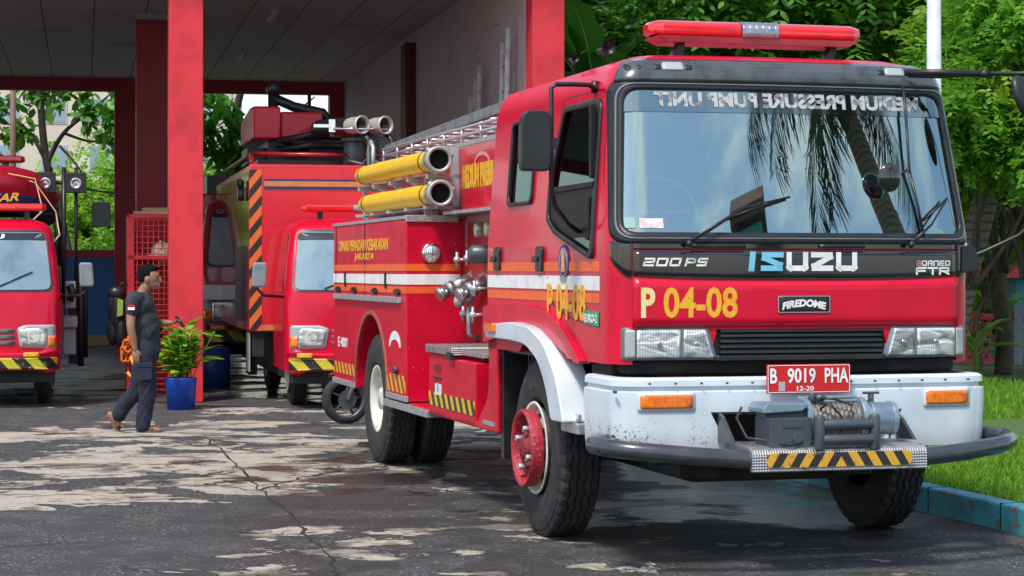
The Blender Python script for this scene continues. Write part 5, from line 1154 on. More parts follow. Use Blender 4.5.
# ---- truck in shade behind the pillar
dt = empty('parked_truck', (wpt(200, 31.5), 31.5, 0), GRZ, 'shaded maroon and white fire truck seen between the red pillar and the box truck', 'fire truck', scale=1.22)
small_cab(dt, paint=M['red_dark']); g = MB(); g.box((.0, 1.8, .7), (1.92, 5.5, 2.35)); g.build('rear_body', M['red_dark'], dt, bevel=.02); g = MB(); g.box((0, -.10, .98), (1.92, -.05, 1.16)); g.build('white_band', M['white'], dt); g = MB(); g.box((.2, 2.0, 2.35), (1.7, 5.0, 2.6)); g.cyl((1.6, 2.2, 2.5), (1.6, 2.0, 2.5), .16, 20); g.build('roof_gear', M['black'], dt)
g = MB(); g.cyl((0, 0, 0), (0, 0, .55), .27, 28); o = g.build('barrel', mat('blue_barrel', (.02, .07, .30), .4), loc=(wpt(211, 29.5), 29.5, 0)); tag(o, 'blue plastic barrel in the shade behind the red pillar', 'barrel')

# ============================================================= SMALL THINGS AT THE PILLAR
cg = empty('wire_cabinet', (wpt(127, 27.4), 27.4, 0), GRZ, 'red steel cabinet with wire mesh front standing left of the near red pillar', 'cabinet')
g = MB(); 
for a, b in (((0, 0, 0), (.04, .04, 2.36)), ((.80, 0, 0), (.84, .04, 2.36)), ((0, .85, 0), (.04, .89, 2.36)), ((.8, .85, 0), (.84, .89, 2.36)), ((0, .0, 2.32), (.84, .04, 2.365)), ((0, 0, 1.78), (.84, .035, 1.83)), ((0, 0, .9), (.84, .035, .95))): g.box(a, b)
g.box((.04, .0, 0), (.09, .03, 2.33)); g.box((.0, .84, 0), (.84, .88, 2.34)); g.box((.01, .05, .05), (.03, .84, 2.33)); g.box((.02, .04, 1.79), (.83, .84, 1.82)); g.box((.02, .04, .9), (.83, .84, .93)); g.build('cabinet_frame', mat('cabinet_red', (.62, .02, .03), .45), cg)
g = MB()
for k in range(1, 11): g.tube([(.06+k*.07, .015, .05), (.06+k*.07, .015, 2.33)], .0055, 5)
for k in range(1, 32): g.tube([(.06, .015, k*.074), (.82, .015, k*.074)], .0055, 5)
g.build('wire_mesh', mat('mesh_red', (.55, .03, .04), .5), cg)
CGM = Matrix.Translation(cg.location) @ Matrix.Rotation(GRZ, 4, 'Z')
g = MB(); g.ell((0, 0, 0), (.155, .19, .15), 24, 14); g.lathe([(-.03, .19), (-.045, .20), (-.05, .15)], (0, 0, 0), 'Z', 24); g.box((-.012, -.19, -.02), (.012, .19, .155)); hm = g.build('helmet', mat('helmet_cream', (.72, .66, .50), .35, coat=.4), loc=CGM @ Vector((.47, .25, 1.87))); tag(hm, 'cream safety helmet on the shelf of the red wire cabinet', 'helmet')
g = MB(); g.box((0, 0, 0), (.62, .5, .04)); g.box((.1, .1, .04), (.5, .4, .09)); o = g.build('cardboard', mat('cardboard', (.42, .28, .14), .8), loc=CGM @ Vector((.08, .1, 2.37)), bevel=.004); tag(o, 'flattened brown cardboard lying on top of the red wire cabinet', 'cardboard')
# hose coil hanging with orange rope beside the cabinet
co_ = empty('hose_coil', CGM @ Vector((.02, -.15, .62)), GRZ, 'orange and yellow rope bundle hung low behind the walking man', 'rope coil'); g = MB()
rq = random.Random(12)
for k in range(9):
    c0 = Vector((rq.uniform(-.05, .05), .02*k, rq.uniform(-.12, .12))); a0, b0 = rq.uniform(.04, .09), rq.uniform(.07, .15); p0 = rq.uniform(0, 3)
    g.tube([c0+Vector((a0*math.cos(t*.37+p0), .01*math.sin(t), b0*math.sin(t*.37+p0*1.3)-.02*math.sin(t*1.7))) for t in range(17)], .016, 8)
g.build('rope', mat('orange_rope', (.85, .20, .02), .7, bmp=.4, bs=60), co_); g = MB(); g.tube([(.02, -.05, -.1), (.10, -.06, -.3), (.06, -.05, -.42), (-.02, -.05, -.3)], .022, 8); g.build('yellow_rope', M['yellow'], co_)
jk = empty('hanging_coat', CGM @ Vector((-.13, -.02, 1.05)), GRZ, 'dark work coat with lime green panel hung beside the red wire cabinet', 'coat')
g = MB()
for (x, y, z, a, b, c) in ((0, 0, .05, .10, .09, .30), (-.05, .03, -.18, .08, .08, .22), (.05, -.02, -.22, .08, .07, .20), (0, 0, .28, .12, .08, .10), (-.06, .0, .12, .06, .06, .22)): g.ell((x, y, z), (a, b, c), 16, 12)
g.tube([(0, 0, .3), (.06, 0, .42), (.13, 0, .42)], .012, 6); g.build('coat_body', M['black'], jk); g = MB(); g.prism(rpoly([(.0, -.02), (.075, .0), (.08, .20), (.01, .22)], .02, 3), -.105, -.07, 'Y'); g.build('coat_panel', mat('lime_cloth', (.30, .48, .05), .7), jk, bevel=.01)
# potted plant
def leafquads(P, D, U, L, Wd, bend=0.0):
    """arrays of base, direction, up(normal), length, width -> verts (n,6,3), leaf = 4 quads-ish fan"""
    S = np.cross(D, U); S /= np.linalg.norm(S, axis=1)[:, None]+1e-9
    L = L[:, None]; Wd = Wd[:, None]
    a = P; b = P+D*L*.35+S*Wd*.5-U*L*bend*.3; c = P+D*L*.35-S*Wd*.5-U*L*bend*.3; m_ = P+D*L*.4; d = P+D*L*.72+S*Wd*.38-U*L*bend*.8; e = P+D*L*.72-S*Wd*.38-U*L*bend*.8; f = P+D*L-U*L*bend*1.5
    return np.stack([a, b, d, f, e, c], 1)
def leafmesh(name, V, m, parent=None):
    n = len(V); me = bpy.data.meshes.new(name); V = V.reshape(-1, 3)
    me.vertices.add(len(V)); me.vertices.foreach_set('co', V.astype(np.float32).ravel())
    idx = np.arange(n)[:, None]*6+np.array([0, 1, 5, 1, 2, 4, 5, 2, 3, 4])[None, :]
    tot = np.tile([3, 4, 3], n); st_ = np.concatenate([[0], np.cumsum(tot)[:-1]])
    me.loops.add(idx.size); me.loops.foreach_set('vertex_index', idx.ravel()); me.polygons.add(3*n); me.polygons.foreach_set('loop_start', st_); me.polygons.foreach_set('loop_total', tot)
    me.materials.append(m); me.update(); me.validate()
    o = bpy.data.objects.new(name, me); col.objects.link(o)
    if parent: o.parent = parent
    return o
def unit(a): return a/(np.linalg.norm(a, axis=-1, keepdims=True)+1e-9)
pp = empty('potted_plant', (wpt(181, 24.7), 24.7, 0), 0, 'leafy green plant in a bright blue pot in front of the near red pillar', 'plant')
g = MB(); g.lathe([(0, 0), (0, .16), (.36, .185), (.375, .19), (.375, .175), (.33, .17), (.33, 0)], ax='Z', n=32); g.build('pot', mat('blue_pot', (.012, .07, .42), .35, c2=(.01, .05, .33)), pp)
r = np.random.default_rng(5); V = []; g = MB()
for k in range(34):
    th = r.random()*6.28; rad = r.random()*.12; lean = r.normal(0, .10, 2); h = .28+.40*r.random()*(1-.3*rad)
    b0 = np.array([rad*math.cos(th), rad*math.sin(th), .33]); tip = b0+np.array([lean[0]+.3*rad*math.cos(th)*2, lean[1], h]); g.tube([b0, (b0+tip)/2+np.array([0, 0, .03]), tip], .008, 5)
    n = 11; t = r.random(n)*.7+.3; P = b0+(tip-b0)*t[:, None]; a = r.random(n)*6.28; D = unit(np.stack([np.cos(a), np.sin(a), .2+.9*r.random(n)], 1)); U = unit(np.cross(np.cross(D, [0, 0, 1.]), D)+r.normal(0, .2, (n, 3)))
    V.append(leafquads(P, D, U, .12+.12*r.random(n), .07+.03*r.random(n), .25))
g.build('stem', mat('green_stem', (.10, .22, .03), .6), pp); leafmesh('leaves', np.concatenate(V), leafmat('pot_leaf', (.12, .36, .02), (.36, .56, .03), trans=.35), pp)
# motorcycle half hidden behind the fire engine
mc = empty('motorcycle', (wpt(346, 22.4), 22.4, 0), R(20), 'black motorcycle whose front wheel shows behind the tail of the big fire engine', 'motorcycle')
for x, nm in ((0, 'wheel'), (1.25, 'wheel')):
    e = empty(nm, (x, 0, .26), 0, parent=mc)
    g = MB(); g.lathe([(-.04, .19), (-.045, .22), (-.02, .262), (.02, .262), (.045, .22), (.04, .19)], ax='Y', n=48); g.build('tyre', M['rubber'], e)
    g = MB(); g.lathe([(-.035, .195), (-.03, .175), (.03, .175), (.035, .195)], ax='Y', n=40); g.cyl((0, -.06, 0), (0, .06, 0), .035, 14)
    for k in range(5): th = k*2*math.pi/5; g.tube([(.03*math.cos(th), -.01, .03*math.sin(th)), (.18*math.cos(th+.15), 0, .18*math.sin(th+.15))], .012, 6)
    g.cyl((0, -.055, 0), (0, -.05, 0), .10, 24); g.build('rim', M['gun'], e)
g = MB(); g.tube([(0, -.07, .26), (.22, -.06, .80), (.26, 0, .92)], .022, 8); g.tube([(0, .07, .26), (.22, .06, .80)], .022, 8); g.tube([(.22, -.3, .98), (.26, 0, .95), (.22, .3, .98)], .015, 8); g.build('fork', M['alu'], mc)
g = MB(); g.prism(rpoly([(-.18, .50), (.0, .56), (.26, .42), (.24, .46), (.0, .60), (-.18, .53)], .01, 2), -.06, .06, 'Y'); g.prism(rpoly([(.22, .70), (.50, .45), (.95, .42), (1.3, .62), (1.45, .75), (1.3, .8), (.6, .72), (.35, .98), (.2, .9)], .05, 4), -.12, .12, 'Y'); g.prism([(.5, .25), (.95, .25), (.98, .45), (.5, .45)], -.14, .14, 'Y'); g.build('fairing', M['gloss_black'], mc, bevel=.02)
g = MB(); g.prism(rpoly([(.6, .74), (1.4, .82), (1.42, .87), (.62, .82)], .03, 3), -.13, .13, 'Y'); g.build('saddle', M['black'], mc, bevel=.02)

# ============================================================= THE WALKING MAN (local x forward, y away from the camera, z up)
def remeshed(name, mb, m, parent, vox=.011, smooth=4):
    o = mb.build(name, m, parent); q = o.modifiers.new('r', 'REMESH'); q.mode = 'VOXEL'; q.voxel_size = vox; q.use_smooth_shade = True
    q = o.modifiers.new('s', 'SMOOTH'); q.iterations = smooth; q.factor = .5
    par = o.parent; o.parent = None; bpy.context.view_layer.update(); bake(o); o.parent = par
    for p in o.data.polygons: p.use_smooth = True
    return o
from mathutils import noise as mno
def wrinkle(o, amp):
    for v in o.data.vertices:
        p = v.co; q = mno.noise(Vector((p.x*7, p.y*7, p.z*16+p.x*9)))*.6+(1-abs(mno.noise(Vector((p.x*5+3, p.y*5, p.z*9-p.x*12)))*2))*.55
        v.co = p+v.normal*amp*(q-.3)
mx_ = (145-512)/2100*21.3
man = empty('person', (mx_, 21.3, 0), 0, 'man walking to the right in a dark grey T-shirt, navy cargo trousers and sandals', 'person')
skin = mat('skin', (.30, .155, .095), .5, c2=(.25, .12, .07), ns=6)
def limb(g, pts, rr, n=14):
    c = catm([Vector(p) for p in pts], 5); k = len(c); R2 = []
    for i in range(k):
        t = i/(k-1)*(len(rr)-1); a = int(min(t, len(rr)-2)); R2.append(rr[a]+(rr[a+1]-rr[a])*(t-a))
    g.tube(c, R2, n)
    g.ell(c[0], (R2[0],)*3, 12, 8); g.ell(c[-1], (R2[-1],)*3, 12, 8)
HP = Vector((.015, -.095, .83)); SHN = Vector((-.085, -.175, 1.345)); ELN = Vector((-.10, -.235, 1.06)); WRN = Vector((-.06, -.225, .845))
SHF = Vector((-.05, .17, 1.34)); ELF = Vector((.06, .22, 1.10)); WRF = Vector((.235, .12, 1.10))
g = MB()
g.ell((.05, 0, 1.568), (.094, .075, .118), 20, 14); g.ell((.075, 0, 1.50), (.066, .056, .055)); g.ell((.085, 0, 1.465), (.045, .04, .03))      # skull, jaw, chin
g.tube([(.135, 0, 1.575), (.158, 0, 1.545), (.165, 0, 1.53), (.14, 0, 1.52)], [.010, .012, .013, .010], 8); g.ell((.142, 0, 1.49), (.014, .024, .008)); g.ell((.140, 0, 1.478), (.014, .022, .008)); g.ell((.125, 0, 1.59), (.02, .05, .01))
for s_ in (-1, 1): g.ell((.035, s_*.078, 1.545), (.022, .010, .034)); g.ell((.12, s_*.032, 1.565), (.012, .016, .009))
limb(g, [(.02, 0, 1.49), (-.015, 0, 1.42), (-.04, 0, 1.37)], [.058, .060, .075])
g.ell((-.03, 0, 1.27), (.115, .17, .13)); g.ell((.0, 0, 1.08), (.12, .155, .16)); g.ell((.0, 0, .90), (.11, .15, .12)); g.ell((-.02, 0, 1.15), (.115, .155, .2))
limb(g, [SHN, (SHN+ELN)/2+Vector((-.01, 0, 0)), ELN, (ELN+WRN)/2, WRN], [.062, .050, .042, .040, .027]); limb(g, [SHF, (SHF+ELF)/2, ELF, (ELF+WRF)/2, WRF], [.062, .050, .042, .040, .027])
# legs: near leg stands, far leg pushes off behind
KN, AN = Vector((.045, -.10, .44)), Vector((.0, -.10, .085)); KF, AF = Vector((-.10, .09, .42)), Vector((-.31, .09, .17))
limb(g, [HP, (HP+KN)/2, KN, KN*.6+AN*.4, AN], [.09, .075, .055, .055, .038]); limb(g, [HP+Vector((0, .19, 0)), (HP+KF)/2+Vector((0, .09, 0)), KF, KF*.6+AF*.4, AF], [.09, .075, .055, .055, .038])
limb(g, [AN+Vector((-.035, 0, -.045)), AN+Vector((.06, 0, -.045)), AN+Vector((.165, 0, -.062))], [.032, .034, .022], 10); limb(g, [AF+Vector((-.06, 0, .0)), AF+Vector((-.01, 0, -.07)), AF+Vector((.075, 0, -.125))], [.032, .034, .022], 10)
# near hand, slightly curled fingers
def hand(g, w, d, up, side, curl=.5):
    """w wrist, d pointing along the hand, up = back of the hand, side = thumb side"""
    d, up, side = d.normalized(), up.normalized(), side.normalized(); palm = w+d*.05
    m_ = Matrix((d, side, up)).transposed(); g.ell(palm, (.052, .040, .017), 14, 10, m=m_)
    for i, (off, L) in enumerate(((.030, .070), (.010, .078), (-.010, .072), (-.029, .058))):
        p = w+d*.085+side*off; pts = [p-d*.02, p]; dd = d.copy(); ang = 0
        for k in range(3): ang += curl*(.55 if k else .4); v = d*math.cos(ang)-up*math.sin(ang); p = p+v*L*(.42, .33, .25)[k]; pts.append(p)
        g.tube(pts, [.010, .0095, .009, .008, .0065], 8); g.ell(pts[-1], (.0065,)*3, 8, 6)
    p = w+d*.03+side*.032; pts = [w+d*.015+side*.015, p, p+(d*.7+side*.55-up*.3)*.035, p+(d*.95+side*.45-up*.5)*.06]; g.tube(pts, [.014, .012, .011, .008], 8); g.ell(pts[-1], (.008,)*3, 8, 6)
hand(g, WRN, Vector((.10, -.02, -1)), Vector((0, -1, 0)), Vector((1, 0, .1)), .55)
hand(g, WRF, Vector((1, -.35, .1)), Vector((.1, .1, -1)), Vector((0.2, -1, 0)), .75)
remeshed('body', g, skin, man, .0075, 2)
g = MB()
for s_ in (-1, 1): g.ell((.1325, s_*.033, 1.565), (.006, .011, .006)); 
g.build('eyes', M['black'], man)
g = MB(); g.ell((.025, 0, 1.605), (.108, .084, .100), 20, 14); g.ell((-.015, 0, 1.565), (.068, .080, .090), 18, 12); g.ell((.085, 0, 1.655), (.062, .06, .035)); remeshed('hair', g, mat('black_hair', (.006, .005, .005), .85, spec=.1), man, .009, 3)
# cut the fringe away from the face by keeping hair behind the brow
hr = [c for c in man.children if c.name.startswith('hair')][0]
for v in hr.data.vertices:
    if v.co.x > .06 and v.co.z < 1.625: v.co.x = .06+(v.co.x-.06)*.15
    if v.co.z < 1.53: v.co.x *= .8; v.co.y *= .9; v.co.z = 1.53+(v.co.z-1.53)*.4
    if -.0 < v.co.x < .075 and v.co.z < 1.575: v.co.y *= .80
g = MB()
g.ell((-.03, 0, 1.27), (.135, .19, .145)); g.ell((-.012, 0, 1.10), (.14, .178, .20)); g.ell((.03, 0, 1.02), (.125, .165, .16)); g.tube([(-.035, 0, 1.42), (-.03, 0, 1.3), (.0, 0, 1.1), (.01, 0, .88), (.012, 0, .80)], [.07, .13, .145, .148, .150], 24)
limb(g, [SHN+Vector((.03, .05, .01)), SHN, SHN*.5+ELN*.5+Vector((0, 0, .02))], [.075, .078, .066]); limb(g, [SHF+Vector((.03, -.05, .01)), SHF, SHF*.5+ELF*.5], [.075, .078, .066])
M['shirt'] = mat('charcoal_cotton', (.020, .024, .032), .85, c2=(.032, .036, .045), ns=7, bmp=1, bs=10)
ts = remeshed('t_shirt', g, M['shirt'], man, .010, 5)
wrinkle(ts, .010)
g = MB().use(M['plate_red']); yy = -.276
g.box((-.125, yy, 1.265), (-.055, yy+.012, 1.29)); g.use(M['white']).box((-.125, yy, 1.24), (-.055, yy+.012, 1.2648)); g.build('sleeve_flag', None, ts)
g = MB(); limb(g, [(.01, 0, .90), (.01, 0, .80)], [.13, .14], 20); g.ell((.0, 0, .82), (.145, .165, .12))
limb(g, [HP, (HP+KN)/2, KN, KN*.5+AN*.5, AN+Vector((.0, 0, -.02))], [.115, .105, .088, .082, .078], 18); limb(g, [HP+Vector((0, .19, 0)), (HP+KF)/2+Vector((0, .09, 0)), KF, KF*.5+AF*.5, AF+Vector((.03, 0, .0))], [.115, .105, .088, .082, .078], 18)
M['trouser'] = mat('navy_cotton', (.007, .011, .026), .85, c2=(.012, .018, .04), ns=6, bmp=1, bs=9)
tr_ = remeshed('trousers', g, M['trouser'], man, .010, 4)
wrinkle(tr_, .012)
g = MB(); g.prism(rpoly([(-.04, .52), (.11, .54), (.11, .70), (-.04, .70)], .02, 3), -.215, -.19, 'Y'); g.prism(rpoly([(-.045, .66), (.115, .66), (.115, .71), (-.045, .71)], .01, 3), -.222, -.20, 'Y'); g.build('cargo_pocket', M['trouser'], tr_, bevel=.008)
for a, tilt in ((AN, 0), (AF, R(58))):
    g = MB(); mt = Matrix.Translation(a+(Vector((.055, 0, -.075)) if tilt == 0 else Vector((-.02, 0, -.10)))) @ Matrix.Rotation(tilt, 4, 'Y')
    lp = rpoly([(-.125, -.035), (.10, -.048), (.15, 0), (.10, .048), (-.125, .035)], .03, 3); n = len(lp)
    vs = [mt @ Vector((x, y, -.012)) for x, y in lp]+[mt @ Vector((x, y, .012)) for x, y in lp]; g.add(vs, [(i, (i+1) % n, n+(i+1) % n, n+i) for i in range(n)]+[tuple(range(n)), tuple(range(n, 2*n))])
    g.tube([mt @ Vector((.04, -.045, .0)), mt @ Vector((.03, -.02, .055)), mt @ Vector((.03, .02, .055)), mt @ Vector((.04, .045, 0))], .012, 6); g.tube([mt @ Vector((.08, .0, .0)), mt @ Vector((.06, 0, .045))], .01, 6)
    g.build('sandal', mat('brown_sandal', (.16, .09, .05), .7), man)
g = MB(); g.box((-.008, -.036, -.07), (.0, .036, .07)); ph = g.build('phone', M['black'], bevel=.004); ph.location = man.location+Vector((.345, .075, 1.115)); ph.rotation_euler = (R(10), R(-35), R(-20)); tag(ph, 'black mobile phone held up in the walking man\'s hand', 'phone')
# ============================================================= TREES AND BACKDROP
bark = mat('tree_bark', (.07, .055, .04), .9, c2=(.035, .028, .02), ns=6, bmp=.6, bs=18)
palmbark = None
def palmbarkm():
    m, nt, b = nmat('palm_bark'); b.inputs['Roughness'].default_value = .9
    tc = nt.nodes.new('ShaderNodeTexCoord'); sp = nt.nodes.new('ShaderNodeSeparateXYZ'); nt.links.new(tc.outputs['Object'], sp.inputs[0])
    w_ = mth(nt, 'FRACT', mth(nt, 'ADD', mth(nt, 'MULTIPLY', sp.outputs[2], 9.), noise(nt, 3, 3)))
    o = mix(nt, ramp(nt, w_, .6, .95), (.22, .18, .14), (.07, .055, .045)); nt.links.new(o, b.inputs['Base Color']); bump(nt, b, w_, .8, .02); return m
palmbark = palmbarkm()
G1 = leafmat('leaf_deep', (.022, .075, .012), (.05, .15, .02), (.035, .11, .012))
G2 = leafmat('leaf_mid', (.045, .18, .02), (.11, .30, .03), (.18, .36, .03))
G3 = leafmat('leaf_bright', (.08, .24, .015), (.20, .38, .03), (.28, .40, .03))
G4 = leafmat('leaf_broad', (.05, .20, .03), (.10, .30, .04), trans=.5)
G6 = leafmat('leaf_sunlit', (.20, .44, .03), (.36, .58, .06), (.44, .55, .07), trans=.5)  # sunlight put into this extra bright leaf colour
G5 = leafmat('leaf_light', (.10, .32, .025), (.22, .44, .04), (.34, .44, .05), trans=.45)
def crown(name, blobs, n, L, m, parent, seed, kindl='pinnate', per=10, spread=.55, w=.36):
    """leaf sprays spread through the crown's blobs (centre, radii); each spray a curved stalk with pairs of leaflets"""
    r = np.random.default_rng(seed); B = np.array([list(c)+list(q) for c, q in blobs]); vol = B[:, 3]*B[:, 4]*B[:, 5]; ns = max(1, n//per)
    k = r.choice(len(B), ns, p=vol/vol.sum()); d = unit(r.normal(size=(ns, 3))); rad = r.random(ns)**.45
    C = B[k, :3]+d*rad[:, None]*B[k, 3:]
    # clump the sprays so the crown has gaps
    nc = max(6, ns//22); cc = C[r.choice(ns, nc)]
    near = cc[r.integers(0, nc, ns)]; mixw = (r.random(ns) < .70)[:, None]; C = np.where(mixw, near+r.normal(0, spread*.45, (ns, 3)), C)
    ax_ = unit(d+r.normal(0, .5, (ns, 3))+np.array([0, 0, -.15])); up = unit(np.cross(np.cross(ax_, [0, 0, 1.]), ax_)+1e-6)
    sd = np.cross(ax_, up); SL = L*per*.28*(.7+.6*r.random(ns))
    V = []
    for j in range(per):
        t = (j//2+.5)/(per/2); s_ = 1 if j % 2 else -1
        if kindl == 'pinnate':
            P = C+ax_*(SL*t)[:, None]-up*(SL*.35*t*t)[:, None]; D = unit(ax_*.55+sd*s_*.8-up*.15*t+r.normal(0, .12, (ns, 3))); ll = L*(1-.35*abs(t-.4))*(.8+.4*r.random(ns))
        else:
            P = C+r.normal(0, .12*L*per*.25, (ns, 3)); D = unit(r.normal(0, 1, (ns, 3))+np.array([0, 0, -.5])); ll = L*(.6+.7*r.random(ns))
        U = unit(up+r.normal(0, .25, (ns, 3))); U = unit(U-D*np.sum(U*D, 1)[:, None])
        V.append(leafquads(P, D, U, ll, ll*w, .12))
    return leafmesh(name, np.concatenate(V), m, parent)
def trunk_and_limbs(parent, pts, r0, r1, limbs, m=bark, n=10):
    g = MB(); c = catm(pts, 6); k = len(c); g.tube(c, [r0+(r1-r0)*i/(k-1) for i in range(k)], n); g.build('trunk', m, parent)
    for L_ in limbs:
        g = MB(); c = catm(L_[0], 5); k = len(c); g.tube(c, [L_[1]*(1-.75*i/(k-1)) for i in range(k)], 7); g.build('limb', m, parent)
def blobs_around(c, R_, n, seed, sq=.75):
    r = random.Random(seed); out = []
    for i in range(n):
        a = r.uniform(0, 6.28); q = r.random()**.5*R_*.7; rr = R_*r.uniform(.35, .55)
        out.append(((c[0]+q*math.cos(a), c[1]+q*math.sin(a), c[2]+r.uniform(-.6, .6)*R_*sq), (rr, rr, rr*.8)))
    return out
def wx(px, z): return (px-512)/2100*z
def tree(px, z, base, zc, R_, m, L, n, label, name='tree', seed=1, kindl='pinnate', sq=.8, group='trees beyond the yard', cat='tree', r0=.10, per=10, nb=9, spread=.5, w=.36, tx=0):
    x = wx(px, z); e = empty(name, (x, z, base), 0, label, cat, group); rr = random.Random(seed); b = blobs_around((0, 0, zc-base), R_, nb, seed, sq)
    lim = []
    for k in range(6):
        q = b[k % len(b)][0]; s0 = (rr.uniform(-.1, .1), 0, max(.5, (zc-base)*.35)); lim.append(([s0, ((s0[0]+q[0])/2+rr.uniform(-.3, .3), q[1]/2, (s0[2]+q[2])/2), q], .035))
    trunk_and_limbs(e, [(tx, 0, -.1), (tx*.7+rr.uniform(-.15, .15), 0, (zc-base)*.3), (rr.uniform(-.3, .3), 0, (zc-base)*.7), (rr.uniform(-.2, .2), 0, zc-base+R_*.3)], r0, .04, lim)
    crown('crown', b, n, L, m, e, seed, kindl, per=per, spread=spread, w=w); return e
# behind the big truck's roof
tree(655, 33, .1, 6.0, 2.3, G1, .22, 15000, 'dark dense tree rising behind the left half of the light bar', seed=11)
tree(735, 31, .1, 5.6, 2.3, G2, .22, 16000, 'feathery-leaved tree right behind the middle of the light bar', seed=12)
tree(820, 32, .1, 5.7, 2.2, G2, .20, 15000, 'feathery-leaved tree behind the right end of the light bar', seed=13)
tree(890, 34, .1, 6.0, 2.4, G1, .20, 15000, 'dark tree just left of the pale light pole', seed=14)
tree(968, 27, .15, 3.7, 1.35, G5, .11, 24000, 'mid green small-leaved tree just right of the pale light pole', seed=15, tx=-.9, per=8, nb=12, spread=.35, w=.5)
tree(1030, 27, .15, 4.1, 1.8, G5, .11, 28000, 'bright yellow-green tree at the right edge of the photograph', seed=16, tx=.9, per=8, nb=12, spread=.35, w=.5)
tree(1000, 28.6, .15, 4.3, 1.3, G5, .12, 13000, 'leafy green tree standing behind the leaning palm trunk', seed=17, tx=1.6, per=8, nb=12, spread=.4, w=.5)
tree(1095, 27.5, .15, 4.6, 1.6, G3, .12, 14000, 'bright tree partly outside the right edge', seed=18, per=8, nb=10)
tree(960, 44, .1, 5.6, 3.2, G6, .22, 12000, 'light green far tree behind the leaning palm', seed=19, per=8, nb=12)
tree(1040, 50, .1, 4.6, 3.4, G6, .22, 14000, 'pale far tree low behind the red lattice fence', seed=20, per=8, nb=12)
tree(600, 40, .1, 6.5, 3.6, G1, .26, 14000, 'deep green far tree behind the banana plant', seed=21)
tree(720, 44, .1, 7.0, 4.0, G2, .26, 14000, 'green far tree showing in gaps above the windscreen', seed=22)
tree(840, 46, .1, 7.0, 4.2, G1, .26, 14000, 'dark green far tree left of the light pole', seed=23)
# thick dark limbs seen above the cab
e = empty('bare_limbed_tree', (wx(800, 32), 32, .1), 0, 'dark forked trunk between the light bar and the pale light pole', 'tree', 'trees beyond the yard')
trunk_and_limbs(e, [(0, 0, 0), (.1, 0, 2), (-.05, 0, 4), (.1, 0, 5.6), (.3, 0, 7)], .12, .07, [([(-.05, 0, 3.6), (.45, 0, 4.3), (.5, 0, 5.0), (.9, 0, 6)], .13), ([(0, 0, 4), (-.8, 0, 4.6), (-1.6, 0, 5.8)], .09)])
crown('crown', [((.3, .8, 5.6), (1.3, .6, .9)), ((-1.2, .5, 5.4), (1.0, .6, .7))], 5000, .20, G2, e, 31)
# banana plant beside the right red pillar
def banana(px, z, base, n, H, Lf, label, seed, m=G4, name='banana_plant', grp=None, wd=.52):
    e = empty(name, (wx(px, z), z, base), 0, label, 'plant', grp); r = random.Random(seed)
    g = MB(); g.tube([(0, 0, 0), (.05, 0, H*.5), (0, 0, H)], [.14*H/4+.02, .11*H/4+.02, .05], 12); g.build('pseudostem', mat('banana_stem', (.14, .20, .05), .7), e)
    for k in range(n):
        th = k*2.4+r.uniform(-.3, .3); g = MB(); S = 16; el = r.uniform(.5, 1.35); L = Lf*r.uniform(.8, 1.1); mid = []; p = Vector((0, 0, H*r.uniform(.75, 1))); d = Vector((math.cos(th)*math.cos(el), math.sin(th)*math.cos(el), math.sin(el)))
        for s_ in range(S+1):
            mid.append(p.copy()); p = p+d*L/S; d = (d+Vector((math.cos(th)*.03, math.sin(th)*.03, -.11*(.4+s_/S)))).normalized()
        vs = []; 
        for s_ in range(S+1):
            t = s_/S; wv = wd*.5*math.sin(math.pi*min(1, max(0, (t-.08)/.92))**.8)*(1 if s_ % 3 else .82) if t > .1 else .02
            dd = (mid[min(s_+1, S)]-mid[max(0, s_-1)]).normalized(); side = dd.cross(Vector((0, 0, 1))).normalized(); up = side.cross(dd)
            vs += [mid[s_]+side*wv+up*wv*.35, mid[s_]+side*wv*.5+up*wv*.12, mid[s_], mid[s_]-side*wv*.5+up*wv*.12, mid[s_]-side*wv+up*wv*.35]
        g.add(vs, [(s_*5+j, s_*5+j+1, s_*5+j+6, s_*5+j+5) for s_ in range(S) for j in range(4)], True); lf = g.build('leaf', m, e)
        g = MB(); g.tube([q+Vector((0, 0, .005)) for q in mid], [.022*(1-.85*i/S) for i in range(S+1)], 6); g.build('midrib', mat('midrib', (.28, .42, .10), .5) if 'midrib' not in M else M['midrib'], lf)
    return e
M['midrib'] = mat('midrib', (.28, .42, .10), .5)
banana(596, 29.6, .1, 13, 3.9, 2.3, 'tall banana plant with broad torn leaves beside the right red pillar', 3, wd=.5)
banana(640, 30, .1, 9, 3.9, 2.2, 'banana plant with dark leaves behind the left end of the light bar', 8, wd=.5)
banana(974, 29.5, .15, 8, .35, .85, 'small young banana plant with pale leaves in front of the red lattice fence', 5, m=leafmat('young_banana', (.22, .36, .06), (.34, .46, .12), trans=.4), wd=.22)
